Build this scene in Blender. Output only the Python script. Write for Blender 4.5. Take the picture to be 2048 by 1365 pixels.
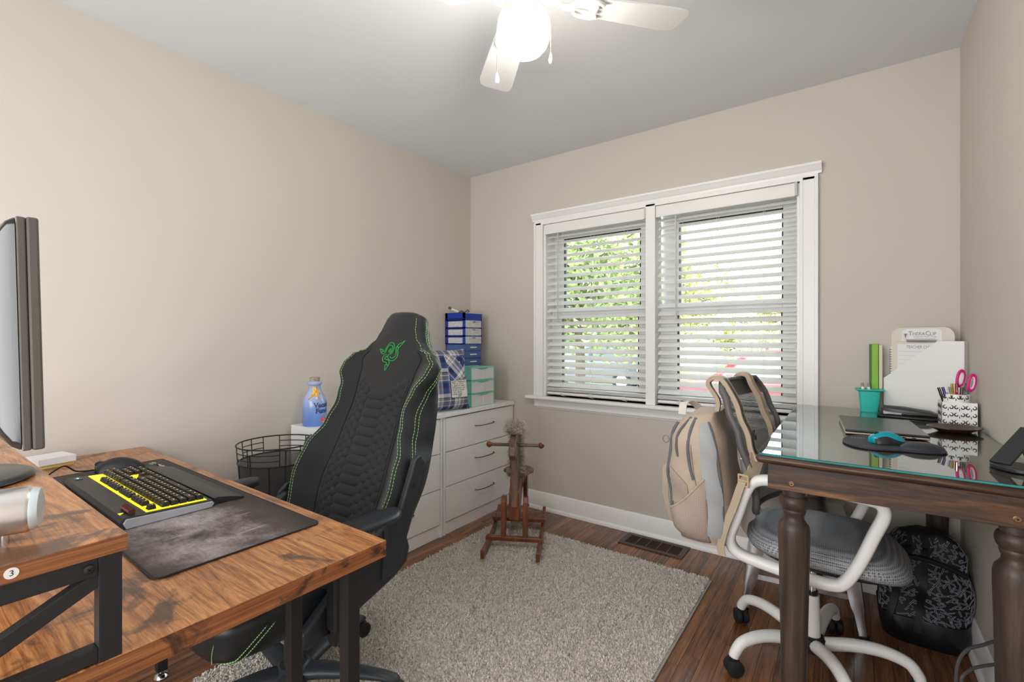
import bpy, bmesh, math, random
import numpy as np
from mathutils import Vector, Matrix
R = math.radians
random.seed(7)
for o in list(bpy.data.objects):
    bpy.data.objects.remove(o)
scene = bpy.context.scene
COL = scene.collection

# ------------------------------------------------------------ camera, world, lights, exposure
F_PX = 934.6
YAW = math.atan2(676, F_PX)
cam_d = bpy.data.cameras.new('camera')
cam = bpy.data.objects.new('camera', cam_d)
COL.objects.link(cam)
cam_d.sensor_width = 36.0
cam_d.lens = F_PX / 2048 * 36.0
cam_d.shift_y = -3.5 / 2048
cam_d.clip_start = 0.02
cam.location = (0, 0, 1.182)
cam.rotation_euler = (R(90), 0, YAW)
scene.camera = cam

world = bpy.data.worlds.new('daylight')
scene.world = world
world.use_nodes = True
bg = world.node_tree.nodes['Background']
bg.inputs[0].default_value = (0.80, 0.90, 1.0, 1)
bg.inputs[1].default_value = 5.0

sun_d = bpy.data.lights.new('sun', 'SUN')
sun_d.energy = 3.0
sun_d.angle = R(1)
sun_d.color = (1, 0.95, 0.85)
sun = bpy.data.objects.new('sun', sun_d)
sun.rotation_euler = (R(38), 0, R(-20))
sun.location = (0, -5, 12)
COL.objects.link(sun)

# fill light added behind the camera, inside invented trim (added_window_frame on the front wall)
fill_d = bpy.data.lights.new('added_front_fill', 'AREA')
fill_d.shape = 'RECTANGLE'
fill_d.size = 1.9
fill_d.size_y = 1.25
fill_d.energy = 38
fill_d.color = (0.96, 0.98, 1.0)
fill = bpy.data.objects.new('added_front_fill', fill_d)
fill.location = (-0.90, -1.035, 1.25)
fill.rotation_euler = (R(90), 0, 0)
COL.objects.link(fill)

vs = scene.view_settings
vs.view_transform = 'Standard'
vs.look = 'None'
vs.gamma = 1.0
vs.use_curve_mapping = False
vs.exposure = 0.76


# ------------------------------------------------------------ mesh helpers
def pmat(o):
    m = o.matrix_basis.copy()
    while o.parent:
        o = o.parent
        m = o.matrix_basis @ m
    return m


def V(*a):
    return Vector(a)


class MB:
    def __init__(self):
        self.v = []
        self.f = []
        self.mi = []
        self.cm = 0

    def add(self, vs_, fs):
        k = len(self.v)
        self.v += [tuple(p) for p in vs_]
        self.f += [tuple(i + k for i in f) for f in fs]
        self.mi += [self.cm] * len(fs)
        return self

    def bx(self, x0, x1, y0, y1, z0, z1):
        return self.add([(x0, y0, z0), (x1, y0, z0), (x1, y1, z0), (x0, y1, z0), (x0, y0, z1), (x1, y0, z1), (x1, y1, z1), (x0, y1, z1)],
                        [(0, 3, 2, 1), (4, 5, 6, 7), (0, 1, 5, 4), (1, 2, 6, 5), (2, 3, 7, 6), (3, 0, 4, 7)])

    def box(self, c, s, rot=None):
        q = MB().bx(-s[0] / 2, s[0] / 2, -s[1] / 2, s[1] / 2, -s[2] / 2, s[2] / 2)
        c = Vector(c)
        return self.add([(rot @ Vector(p) if rot else Vector(p)) + c for p in q.v], q.f)

    def bar(self, p0, p1, w, h, up=(0, 0, 1)):
        p0, p1 = Vector(p0), Vector(p1)
        d = (p1 - p0).normalized()
        u = Vector(up)
        s = d.cross(u)
        if s.length < 1e-5:
            s = d.cross(Vector((0, 1, 0)))
        s.normalize()
        n = s.cross(d)
        vs_ = []
        for p in (p0, p1):
            for a, b in ((-1, -1), (1, -1), (1, 1), (-1, 1)):
                vs_.append(p + s * a * w / 2 + n * b * h / 2)
        return self.add(vs_, [(0, 3, 2, 1), (4, 5, 6, 7), (0, 1, 5, 4), (1, 2, 6, 5), (2, 3, 7, 6), (3, 0, 4, 7)])

    def tube(self, pts, r, n=8, closed=False, caps=True, flat=1.0, ref=None):
        pts = [Vector(p) for p in pts]
        m = len(pts)
        rs = r if isinstance(r, (list, tuple)) else [r] * m
        tang = []
        for i in range(m):
            if closed:
                t = pts[(i + 1) % m] - pts[i - 1]
            else:
                t = pts[min(i + 1, m - 1)] - pts[max(i - 1, 0)]
            tang.append(t.normalized() if t.length > 1e-9 else Vector((0, 0, 1)))
        a = Vector(ref) if ref else (Vector((0, 0, 1)) if abs(tang[0].z) < .9 else Vector((1, 0, 0)))
        loops = []
        for i in range(m):
            t = tang[i]
            a = (a - t * a.dot(t))
            if a.length < 1e-6:
                a = t.orthogonal()
            a.normalize()
            b = t.cross(a)
            loops.append([pts[i] + (a * math.cos(k * 2 * math.pi / n) * flat + b * math.sin(k * 2 * math.pi / n)) * rs[i] for k in range(n)])
        return self.loft(loops, caps and not closed, closed)

    def cyl(self, p0, p1, r0, r1=None, n=16, caps=True):
        return self.tube([p0, p1], [r0, r0 if r1 is None else r1], n, False, caps)

    def loft(self, loops, caps=True, closed=False):
        n = len(loops[0])
        m = len(loops)
        vs_ = [p for l in loops for p in l]
        fs = []
        for i in range(m if closed else m - 1):
            j = (i + 1) % m
            for k in range(n):
                k2 = (k + 1) % n
                fs.append((i * n + k, i * n + k2, j * n + k2, j * n + k))
        if caps:
            fs.append(tuple(reversed(range(n))))
            fs.append(tuple((m - 1) * n + k for k in range(n)))
        return self.add(vs_, fs)

    def lathe(self, prof, c=(0, 0, 0), n=24, M=None):
        loops = []
        for r, z in prof:
            loops.append([(c[0] + max(r, 1e-4) * math.cos(k * 2 * math.pi / n), c[1] + max(r, 1e-4) * math.sin(k * 2 * math.pi / n), c[2] + z) for k in range(n)])
        if M is not None:
            loops = [[M @ Vector(p) for p in l] for l in loops]
        return self.loft(loops, True)

    def grid(self, fn, nu, nv):
        vs_ = [fn(i / nu, j / nv) for j in range(nv + 1) for i in range(nu + 1)]
        w = nu + 1
        return self.add(vs_, [(j * w + i, j * w + i + 1, (j + 1) * w + i + 1, (j + 1) * w + i) for j in range(nv) for i in range(nu)])

    def slab(self, fn, nu, nv, th):
        """grid surface fn(u,v,offset) closed into a thin solid"""
        a = [fn(i / nu, j / nv, 0) for j in range(nv + 1) for i in range(nu + 1)]
        b = [fn(i / nu, j / nv, th) for j in range(nv + 1) for i in range(nu + 1)]
        w = nu + 1
        k = len(a)
        fs = []
        for j in range(nv):
            for i in range(nu):
                q = (j * w + i, j * w + i + 1, (j + 1) * w + i + 1, (j + 1) * w + i)
                fs.append(tuple(reversed(q)))
                fs.append(tuple(x + k for x in q))
        rim = [i for i in range(nu)] + [j * w + nu for j in range(nv)] + [nv * w + i for i in range(nu, 0, -1)] + [j * w for j in range(nv, 0, -1)]
        for q in range(len(rim)):
            p, p2 = rim[q], rim[(q + 1) % len(rim)]
            fs.append((p, p2, p2 + k, p + k))
        return self.add(a + b, fs)

    def prism(self, poly, O, U, W, N, th):
        """2d polygon extruded by th along N"""
        O, U, W, N = Vector(O), Vector(U), Vector(W), Vector(N)
        a = [O + U * p[0] + W * p[1] for p in poly]
        b = [p + N * th for p in a]
        n = len(a)
        fs = [tuple(reversed(range(n))), tuple(range(n, 2 * n))]
        for i in range(n):
            j = (i + 1) % n
            fs.append((i, j, j + n, i + n))
        return self.add(a + b, fs)

    def strip(self, pts, side, w, th):
        """flat strap following pts; side = width direction(s)"""
        pts = [Vector(p) for p in pts]
        loops = []
        for i, p in enumerate(pts):
            t = (pts[min(i + 1, len(pts) - 1)] - pts[max(i - 1, 0)]).normalized()
            s = Vector(side[i] if isinstance(side, list) else side)
            s = (s - t * s.dot(t)).normalized()
            n = t.cross(s)
            ww = w[i] if isinstance(w, list) else w
            loops.append([p + s * a * ww / 2 + n * b * th / 2 for a, b in ((-1, -1), (1, -1), (1, 1), (-1, 1))])
        return self.loft(loops, True)

    def mesh(self, name, mats, M=None, smooth=35, recalc=True):
        me = bpy.data.meshes.new(name)
        vs_ = self.v if M is None else [M @ Vector(p) for p in self.v]
        me.from_pydata([tuple(p) for p in vs_], [], self.f)
        if not isinstance(mats, (list, tuple)):
            mats = [mats]
        for m in mats:
            me.materials.append(m)
        if len(mats) > 1:
            me.polygons.foreach_set('material_index', self.mi)
        if recalc:
            b = bmesh.new()
            b.from_mesh(me)
            bmesh.ops.recalc_face_normals(b, faces=b.faces)
            b.to_mesh(me)
            b.free()
        if smooth:
            me.shade_smooth()
            me.set_sharp_from_angle(angle=R(smooth))
        me.update()
        return me

    def build(self, name, mats, par=None, smooth=35, bevel=0, seg=2, subd=0, kind=None, label=None, local=False, recalc=True):
        if par is not None:
            M = None if local else pmat(par).inverted()
            me = self.mesh(name, mats, M, smooth, recalc)
            o = bpy.data.objects.new(name, me)
            o.parent = par
        else:
            a = np.array(self.v, dtype=float)
            lo, hi = a.min(0), a.max(0)
            c = Vector(((lo[0] + hi[0]) / 2, (lo[1] + hi[1]) / 2, lo[2]))
            me = self.mesh(name, mats, Matrix.Translation(-c), smooth, recalc)
            o = bpy.data.objects.new(name, me)
            o.location = c
        COL.objects.link(o)
        if bevel:
            b = o.modifiers.new('Bevel', 'BEVEL')
            b.width = bevel
            b.segments = seg
            b.limit_method = 'ANGLE'
            b.angle_limit = R(40)
            b.harden_normals = False
        if subd:
            s = o.modifiers.new('Subd', 'SUBSURF')
            s.levels = subd
            s.render_levels = subd
        if kind:
            o['kind'] = kind
        if label:
            o['label'] = label
        return o


def tag(o, label=None, cat=None, group=None, kind=None):
    if label:
        o['label'] = label
    if cat:
        o['category'] = cat
    if group:
        o['group'] = group
    if kind:
        o['kind'] = kind
    return o


def thing(name, label, cat, loc=(0, 0, 0), rotz=0, group=None):
    o = bpy.data.objects.new(name, None)
    o.empty_display_size = 0.05
    COL.objects.link(o)
    o.location = loc
    o.rotation_euler = (0, 0, rotz)
    return tag(o, label, cat, group)


def link_copy(me, name, par, loc=(0, 0, 0), scale=None, rot=None):
    o = bpy.data.objects.new(name, me)
    COL.objects.link(o)
    if par is not None:
        o.parent = par
    o.location = loc
    if scale:
        o.scale = scale
    if rot:
        o.rotation_euler = rot
    return o


def smoothp(pts, n=6, closed=False):
    """Catmull-Rom through points"""
    P = [Vector(p) for p in pts]
    m = len(P)
    out = []
    for i in range(m if closed else m - 1):
        a, b, c, d = (P[(i - 1) % m], P[i], P[(i + 1) % m], P[(i + 2) % m]) if closed else (P[max(i - 1, 0)], P[i], P[i + 1], P[min(i + 2, m - 1)])
        for k in range(n):
            t = k / n
            out.append(0.5 * ((2 * b) + (c - a) * t + (2 * a - 5 * b + 4 * c - d) * t * t + (3 * b - a - 3 * c + d) * t ** 3))
    if not closed:
        out.append(P[-1])
    return out


def interp(tab, x):
    if x <= tab[0][0]:
        return tab[0][1]
    for (a, p), (b, q) in zip(tab, tab[1:]):
        if x <= b:
            t = (x - a) / (b - a)
            t = t * t * (3 - 2 * t)
            return p + (q - p) * t
    return tab[-1][1]


def rrect(w, h, r, n=4):
    pts = []
    for cx, cy, a0 in ((w / 2 - r, h / 2 - r, 0), (-w / 2 + r, h / 2 - r, 90), (-w / 2 + r, -h / 2 + r, 180), (w / 2 - r, -h / 2 + r, 270)):
        for k in range(n + 1):
            a = R(a0 + 90 * k / n)
            pts.append((cx + r * math.cos(a), cy + r * math.sin(a)))
    return pts


def textmesh(body, size, mat, par, mapf, name='lettering', align='CENTER', outline=0, ext=0.0, spacing=1.0, res=3, shear=0, local=False):
    cu = bpy.data.curves.new('t', 'FONT')
    cu.body = body
    cu.size = size
    cu.align_x = align
    cu.align_y = 'CENTER'
    cu.space_character = spacing
    cu.resolution_u = res
    cu.shear = shear
    if outline:
        cu.fill_mode = 'NONE'
        cu.bevel_depth = outline
        cu.bevel_resolution = 0
    ob = bpy.data.objects.new('t', cu)
    me0 = bpy.data.meshes.new_from_object(ob)
    vs_ = [v.co.copy() for v in me0.vertices]
    fs = [tuple(p.vertices) for p in me0.polygons]
    bpy.data.objects.remove(ob)
    bpy.data.curves.remove(cu)
    bpy.data.meshes.remove(me0)
    if mapf is None:
        return vs_, fs
    mb = MB()
    mb.add([mapf(v.x, v.y, v.z) for v in vs_], fs)
    return mb.build(name, mat, par, smooth=0, recalc=False, local=local)


# ------------------------------------------------------------ materials
MATS = {}


def newmat(name):
    m = bpy.data.materials.new(name)
    m.use_nodes = True
    nt = m.node_tree
    b = nt.nodes['Principled BSDF']
    MATS[name] = m
    return m, nt, b


def nd(nt, typ, **k):
    n = nt.nodes.new(typ)
    for a, v in k.items():
        if a.startswith('i_'):
            n.inputs[int(a[2:])].default_value = v
        else:
            setattr(n, a, v)
    return n


def ramp(nt, stops, fac):
    r = nd(nt, 'ShaderNodeValToRGB')
    e = r.color_ramp.elements
    while len(e) < len(stops):
        e.new(0.5)
    for el, (p, c) in zip(e, stops):
        el.position = p
        el.color = (*c, 1)
    nt.links.new(fac, r.inputs[0])
    return r.outputs[0]


def coords(nt, scale=(1, 1, 1), world=False, rot=(0, 0, 0)):
    if world:
        src = nd(nt, 'ShaderNodeNewGeometry').outputs['Position']
    else:
        src = nd(nt, 'ShaderNodeTexCoord').outputs['Object']
    mp = nd(nt, 'ShaderNodeMapping')
    mp.inputs['Scale'].default_value = scale
    mp.inputs['Rotation'].default_value = rot
    nt.links.new(src, mp.inputs[0])
    return mp.outputs[0]


def noise(nt, vec, scale, detail=4, rough=.55, dist=0):
    n = nd(nt, 'ShaderNodeTexNoise')
    n.inputs['Scale'].default_value = scale
    n.inputs['Detail'].default_value = detail
    n.inputs['Roughness'].default_value = rough
    n.inputs['Distortion'].default_value = dist
    nt.links.new(vec, n.inputs['Vector'])
    return n.outputs['Fac']


def bump(nt, b, h, strength, dist=.002):
    bp = nd(nt, 'ShaderNodeBump')
    bp.inputs['Strength'].default_value = strength
    bp.inputs['Distance'].default_value = dist
    nt.links.new(h, bp.inputs['Height'])
    nt.links.new(bp.outputs[0], b.inputs['Normal'])


def pm(name, col, rough=.5, metal=0, var=None, bmp=None, coat=0, spec=.5, emit=None, trans=0, ior=1.45, sheen=0):
    m, nt, b = newmat(name)
    b.inputs['Base Color'].default_value = (*col, 1)
    b.inputs['Roughness'].default_value = rough
    b.inputs['Metallic'].default_value = metal
    b.inputs['Specular IOR Level'].default_value = spec
    b.inputs['Coat Weight'].default_value = coat
    b.inputs['Coat Roughness'].default_value = .1
    b.inputs['Transmission Weight'].default_value = trans
    b.inputs['IOR'].default_value = ior
    b.inputs['Sheen Weight'].default_value = sheen
    if emit:
        b.inputs['Emission Color'].default_value = (*emit[0], 1)
        b.inputs['Emission Strength'].default_value = emit[1]
    if var:
        f = noise(nt, coords(nt), var[0], 5)
        lo = tuple(c * (1 - var[1]) for c in col)
        hi = tuple(min(1, c * (1 + var[1])) for c in col)
        nt.links.new(ramp(nt, [(.3, lo), (.7, hi)], f), b.inputs['Base Color'])
    if bmp:
        bump(nt, b, noise(nt, coords(nt), bmp[0], 3), bmp[1], bmp[2] if len(bmp) > 2 else .001)
    return m


def wood(name, stops, gscale=(1.2, 18, 18), patch=None, rough=.4, world=False, randomize=False, bmpv=.25, coat=0, fine=90, rot=(0, 0, 0)):
    m, nt, b = newmat(name)
    vec = coords(nt, (1, 1, 1), world, rot)
    if randomize:
        oi = nd(nt, 'ShaderNodeObjectInfo')
        sc = nd(nt, 'ShaderNodeVectorMath', operation='SCALE')
        cmb = nd(nt, 'ShaderNodeCombineXYZ')
        nt.links.new(oi.outputs['Random'], cmb.inputs[0])
        nt.links.new(oi.outputs['Random'], cmb.inputs[1])
        nt.links.new(oi.outputs['Random'], cmb.inputs[2])
        nt.links.new(cmb.outputs[0], sc.inputs[0])
        sc.inputs['Scale'].default_value = 37
        ad = nd(nt, 'ShaderNodeVectorMath', operation='ADD')
        nt.links.new(vec, ad.inputs[0])
        nt.links.new(sc.outputs[0], ad.inputs[1])
        vec = ad.outputs[0]
    mp = nd(nt, 'ShaderNodeMapping')
    mp.inputs['Scale'].default_value = gscale
    nt.links.new(vec, mp.inputs[0])
    g1 = noise(nt, mp.outputs[0], 1.0, 6, .6, 1.2)
    mp2 = nd(nt, 'ShaderNodeMapping')
    mp2.inputs['Scale'].default_value = tuple(s * 5 for s in gscale)
    nt.links.new(vec, mp2.inputs[0])
    g2 = noise(nt, mp2.outputs[0], 1.0, 3, .7, .4)
    mx = nd(nt, 'ShaderNodeMath', operation='MULTIPLY_ADD')
    nt.links.new(g2, mx.inputs[0])
    mx.inputs[1].default_value = .45
    nt.links.new(g1, mx.inputs[2])
    sb = nd(nt, 'ShaderNodeMath', operation='SUBTRACT')
    nt.links.new(mx.outputs[0], sb.inputs[0])
    sb.inputs[1].default_value = .22
    fac = sb.outputs[0]
    if randomize:
        a2 = nd(nt, 'ShaderNodeMath', operation='MULTIPLY_ADD')
        nt.links.new(oi.outputs['Random'], a2.inputs[0])
        a2.inputs[1].default_value = .22
        nt.links.new(fac, a2.inputs[2])
        s3 = nd(nt, 'ShaderNodeMath', operation='SUBTRACT')
        nt.links.new(a2.outputs[0], s3.inputs[0])
        s3.inputs[1].default_value = .11
        fac = s3.outputs[0]
    col = ramp(nt, stops, fac)
    if patch:
        pn = noise(nt, vec, patch[0], 5, .62, .6)
        pf = ramp(nt, [(patch[1], (0, 0, 0)), (patch[1] + .09, (1, 1, 1))], pn)
        mix = nd(nt, 'ShaderNodeMix', data_type='RGBA')
        mu = nd(nt, 'ShaderNodeMath', operation='MULTIPLY')
        nt.links.new(pf, mu.inputs[0])
        mu.inputs[1].default_value = patch[3]
        nt.links.new(mu.outputs[0], mix.inputs[0])
        nt.links.new(col, mix.inputs[6])
        mix.inputs[7].default_value = (*patch[2], 1)
        col = mix.outputs[2]
    nt.links.new(col, b.inputs['Base Color'])
    b.inputs['Roughness'].default_value = rough
    b.inputs['Coat Weight'].default_value = coat
    b.inputs['Coat Roughness'].default_value = .15
    bump(nt, b, g2, bmpv, .0008)
    return m


wall_m = pm('wall_paint', (.585, .54, .478), .75, bmp=(260, .05))
ceil_m = pm('ceiling_paint', (.71, .73, .75), .9, bmp=(180, .05))
white_trim = pm('white_trim_paint', (.85, .845, .83), .35)
white_lam = pm('white_laminate', (.88, .88, .885), .35)
white_pl = pm('white_plastic', (.82, .81, .79), .35)
slat_m = pm('blind_slat_white', (.78, .78, .77), .45)
black_metal = pm('black_metal', (.015, .016, .018), .45, bmp=(600, .08))
black_pl = pm('black_plastic', (.014, .015, .017), .42)
black_gloss = pm('black_gloss', (.008, .009, .012), .12)
dark_void = pm('dark_void', (.004, .004, .004), .8)
chrome = pm('chrome', (.75, .75, .76), .15, 1)
steel = pm('brushed_steel', (.56, .56, .57), .28, 1, var=(30, .12))
silver_pl = pm('silver_plastic', (.72, .70, .68), .28, .85)
dark_handle = pm('dark_nickel', (.10, .10, .10), .35, .9)
brass = pm('brass', (.80, .55, .18), .25, 1)
bronze = pm('antique_bronze', (.25, .16, .08), .4, .8)
rustic = wood('rustic_board', [(.26, (.10, .036, .013)), (.44, (.32, .118, .034)), (.60, (.50, .215, .070)), (.8, (.62, .33, .14))], (6, 85, 85), patch=(8.0, .545, (.050, .024, .015), .86), rough=.34, bmpv=.3, coat=.15)
rustic_end = wood('rustic_board_end', [(.25, (.06, .022, .009)), (.5, (.26, .09, .03)), (.75, (.42, .17, .06))], (14, 2.4, 170), patch=(15, .535, (.03, .016, .010), .88), rough=.42)
darkwood = wood('dark_stained_pine', [(.28, (.012, .007, .005)), (.48, (.040, .019, .011)), (.63, (.10, .044, .018)), (.84, (.30, .13, .045))], (2.2, 24, 24), rough=.42, bmpv=.35)
darkwood_v = wood('dark_stained_turned', [(.25, (.020, .014, .011)), (.5, (.048, .033, .025)), (.7, (.088, .058, .042)), (.9, (.16, .10, .07))], (26, 26, 1.6), rough=.48, bmpv=.35)
plank_m = wood('oak_plank', [(.20, (.038, .015, .007)), (.40, (.130, .049, .019)), (.58, (.235, .096, .037)), (.80, (.36, .165, .066))], (34, 1.8, 34), rough=.27, world=True, randomize=True, bmpv=.2, coat=.25)
cherry = wood('cherry_wood', [(.25, (.065, .016, .008)), (.5, (.16, .042, .016)), (.8, (.30, .095, .035))], (12, 12, 3), rough=.32, coat=.25)
walnut_weather = wood('faded_walnut', [(.25, (.085, .045, .032)), (.5, (.17, .095, .068)), (.8, (.28, .18, .13))], (10, 10, 3), rough=.4)
fabric_blk = pm('black_fabric', (.013, .014, .016), .78, bmp=(900, .25), sheen=.15)
leather_blk = pm('black_leatherette', (.012, .015, .018), .40, bmp=(700, .12))
quilt_m = pm('quilted_black_fabric', (.012, .013, .015), .72, bmp=(900, .2), sheen=.1)
green_th = pm('green_thread', (.36, .62, .26), .6)
green_em = pm('green_embroidery', (.03, .42, .07), .6)
slate_blk = pm('slate_black_plastic', (.026, .030, .036), .42)
rubber = pm('black_rubber', (.012, .012, .013), .6)


def carpet():
    m, nt, b = newmat('shag_rug')
    v = coords(nt, world=True)
    f = noise(nt, v, 140, 3, .7)
    c = ramp(nt, [(.25, (.36, .325, .28)), (.5, (.70, .655, .59)), (.8, (.84, .80, .74))], f)
    nt.links.new(c, b.inputs['Base Color'])
    b.inputs['Roughness'].default_value = .95
    b.inputs['Sheen Weight'].default_value = .2
    return m


rug_m = carpet()


def thin_glass(name, tint=(1, 1, 1), refl=1.0, rough=0.0):
    m = bpy.data.materials.new(name)
    m.use_nodes = True
    nt = m.node_tree
    nt.nodes.clear()
    out = nd(nt, 'ShaderNodeOutputMaterial')
    tr = nd(nt, 'ShaderNodeBsdfTransparent')
    tr.inputs[0].default_value = (*tint, 1)
    gl = nd(nt, 'ShaderNodeBsdfGlossy')
    gl.inputs['Roughness'].default_value = rough
    fr = nd(nt, 'ShaderNodeFresnel')
    fr.inputs[0].default_value = 1.5
    mu = nd(nt, 'ShaderNodeMath', operation='MULTIPLY')
    nt.links.new(fr.outputs[0], mu.inputs[0])
    mu.inputs[1].default_value = refl
    mx = nd(nt, 'ShaderNodeMixShader')
    nt.links.new(mu.outputs[0], mx.inputs[0])
    nt.links.new(tr.outputs[0], mx.inputs[1])
    nt.links.new(gl.outputs[0], mx.inputs[2])
    nt.links.new(mx.outputs[0], out.inputs[0])
    return m


pane_m = thin_glass('window_glass', (.97, .98, .98))
clear_pl = thin_glass('clear_plastic', (.86, .87, .88), 1.4, .15)


def mesh_cloth(name, col, col2, scale, hole=.0):
    """fine woven mesh look: crossing sine threads"""
    m, nt, b = newmat(name)
    v = coords(nt, scale if isinstance(scale, tuple) else (scale, scale, scale))
    vo = nd(nt, 'ShaderNodeTexVoronoi')
    vo.inputs['Scale'].default_value = 1.0
    vo.inputs['Randomness'].default_value = .12
    nt.links.new(v, vo.inputs['Vector'])
    c = ramp(nt, [(.25, col2), (.48, col)], vo.outputs['Distance'])
    nt.links.new(c, b.inputs['Base Color'])
    b.inputs['Roughness'].default_value = .7
    bump(nt, b, vo.outputs['Distance'], .4, .001)
    return m


seat_mesh = mesh_cloth('grey_seat_mesh', (.36, .37, .39), (.035, .036, .04), (200, 200, 120))
back_mesh = mesh_cloth('grey_back_mesh', (.25, .265, .29), (.05, .052, .06), 260)
print('materials ok')

# ============================================================ THE ROOM
XL, XR, YB, YF, ZC = -2.395, 0.384, 2.76, -1.05, 2.44
WO = (-1.722, -0.204, 0.79, 1.985)      # window opening x0,x1,z0,z1
T = .16

# floor of single strips
fl = MB().bx(XL - T, XR + T, YF - T, YB + T, -.14, -.0065).build('floor', dark_void, smooth=0, kind='structure')
plank_me = MB().bx(-.5, .5, -.5, .5, -.0065, 0).mesh('plank', plank_m, smooth=0)
PW = .0573
x = XL
rp = random.Random(3)
fl_inv = pmat(fl).inverted()
while x < XR - .003:
    w = min(PW, XR - x)
    y = YF - rp.random() * .8
    while y < YB:
        l = rp.uniform(.55, 1.6)
        y0, y1 = max(y, YF), min(y + l, YB)
        if y1 - y0 > .02:
            link_copy(plank_me, 'plank', fl, fl_inv @ V(x + w / 2, (y0 + y1) / 2, rp.uniform(-.0003, 0)), (w - .0012, y1 - y0 - .0012, 1))
        y += l
    x += PW

MB().bx(XL - T, XR + T, YF - T, YB + T, ZC, ZC + .12).build('ceiling', ceil_m, smooth=0, kind='structure')
MB().bx(XL - T, XL, YF - T, YB + T, -.0065, ZC).build('wall_left', wall_m, smooth=0, kind='structure')
MB().bx(XR, XR + T, YF - T, YB + T, -.0065, ZC).build('wall_right', wall_m, smooth=0, kind='structure')
MB().bx(XL, XR, YF - T, YF, -.0065, ZC).build('wall_front', wall_m, smooth=0, kind='structure')
b = MB()
b.bx(XL, WO[0], YB, YB + T, -.0065, ZC)
b.bx(WO[1], XR, YB, YB + T, -.0065, ZC)
b.bx(WO[0], WO[1], YB, YB + T, -.0065, WO[2])
b.bx(WO[0], WO[1], YB, YB + T, WO[3], ZC)
b.build('wall_back', wall_m, smooth=0, kind='structure')


def baseboard(name, p0, p1, n):
    """moulded skirting from p0 to p1, n = direction into the room"""
    p0, p1, n = V(*p0, 0), V(*p1, 0), V(*n, 0)
    prof = [(0, 0), (.026, 0), (.026, .010), (.021, .021), (.014, .024), (.014, .092), (.010, .100), (.009, .110), (.004, .119), (0, .120)]
    loops = [[p + n * a + V(0, 0, z) for a, z in prof] for p in (p0, p1)]
    return MB().loft(loops, True).build(name, white_trim, smooth=50, kind='structure')


# invented window frame, out of view, added around the fill light
w3 = MB()
for a in ((-1.95, -1.85, .52, 1.96), (.05, .15, .52, 1.96)):
    w3.bx(a[0], a[1], YF, YF + .02, a[2], a[3])
w3.bx(-1.85, .05, YF, YF + .02, 1.875, 1.96)
w3.bx(-1.85, .05, YF, YF + .02, .52, .625)
w3.build('added_window_frame', white_trim, smooth=0, kind='structure')
baseboard('baseboard_back', (XL, YB), (XR, YB), (0, -1))
baseboard('baseboard_left', (XL, YF), (XL, YB - .027), (1, 0))
baseboard('baseboard_right', (XR, YF), (XR, YB - .027), (-1, 0))

# window trim
tr = MB()
for x0, x1 in ((-1.792, -1.722), (-.204, -.126)):
    tr.bx(x0, x1, YB - .018, YB, .79, 1.99)
    a, b2 = (x0, x0 + .016) if x0 < -1 else (x1 - .016, x1)
    tr.bx(a, b2, YB - .026, YB - .018, .79, 1.99)
    a, b2 = (x1 - .014, x1) if x0 < -1 else (x0, x0 + .014)
    tr.bx(a, b2, YB - .022, YB - .018, .79, 1.99)
tr.bx(-.995, -.937, YB - .018, YB + .10, .79, 1.99)
tr.bx(-1.792, -.126, YB - .018, YB, 1.975, 2.02)
tr_o = tr.build('trim_1', white_trim, smooth=0, bevel=.003, kind='structure')
hp = [(0, 0), (.018, 0), (.020, .012), (.030, .020), (.034, .034), (.042, .040), (.042, .052), (0, .052)]
MB().loft([[(xx, YB - a, 2.0 + z) for a, z in hp] for xx in (-1.806, -.112)]).build('trim_2', white_trim, smooth=40, kind='structure')
st = MB().bx(-1.85, -.068, YB - .058, YB + .09, .768, .790).build('trim_3', white_trim, smooth=0, bevel=.008, seg=3, kind='structure')
ap = [(0, 0), (.006, .002), (.010, .012), (.018, .016), (.018, .040), (.024, .052), (.026, .066), (0, .066)]
MB().loft([[(xx, YB - a, .702 + z) for a, z in ap] for xx in (-1.79, -.128)]).build('trim_4', white_trim, smooth=40, kind='structure')
# jamb lining
jb = MB()
jb.bx(-1.722, -1.708, YB, YB + T, .79, 1.985)
jb.bx(-.218, -.204, YB, YB + T, .79, 1.985)
jb.bx(-1.722, -.204, YB, YB + T, 1.971, 1.985)
jb.bx(-1.722, -.204, YB + .09, YB + T, .775, .800)
jb.build('trim_5', white_trim, smooth=0, kind='structure')
gasket = pm('black_gasket', (.01, .01, .012), .6)


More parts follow.
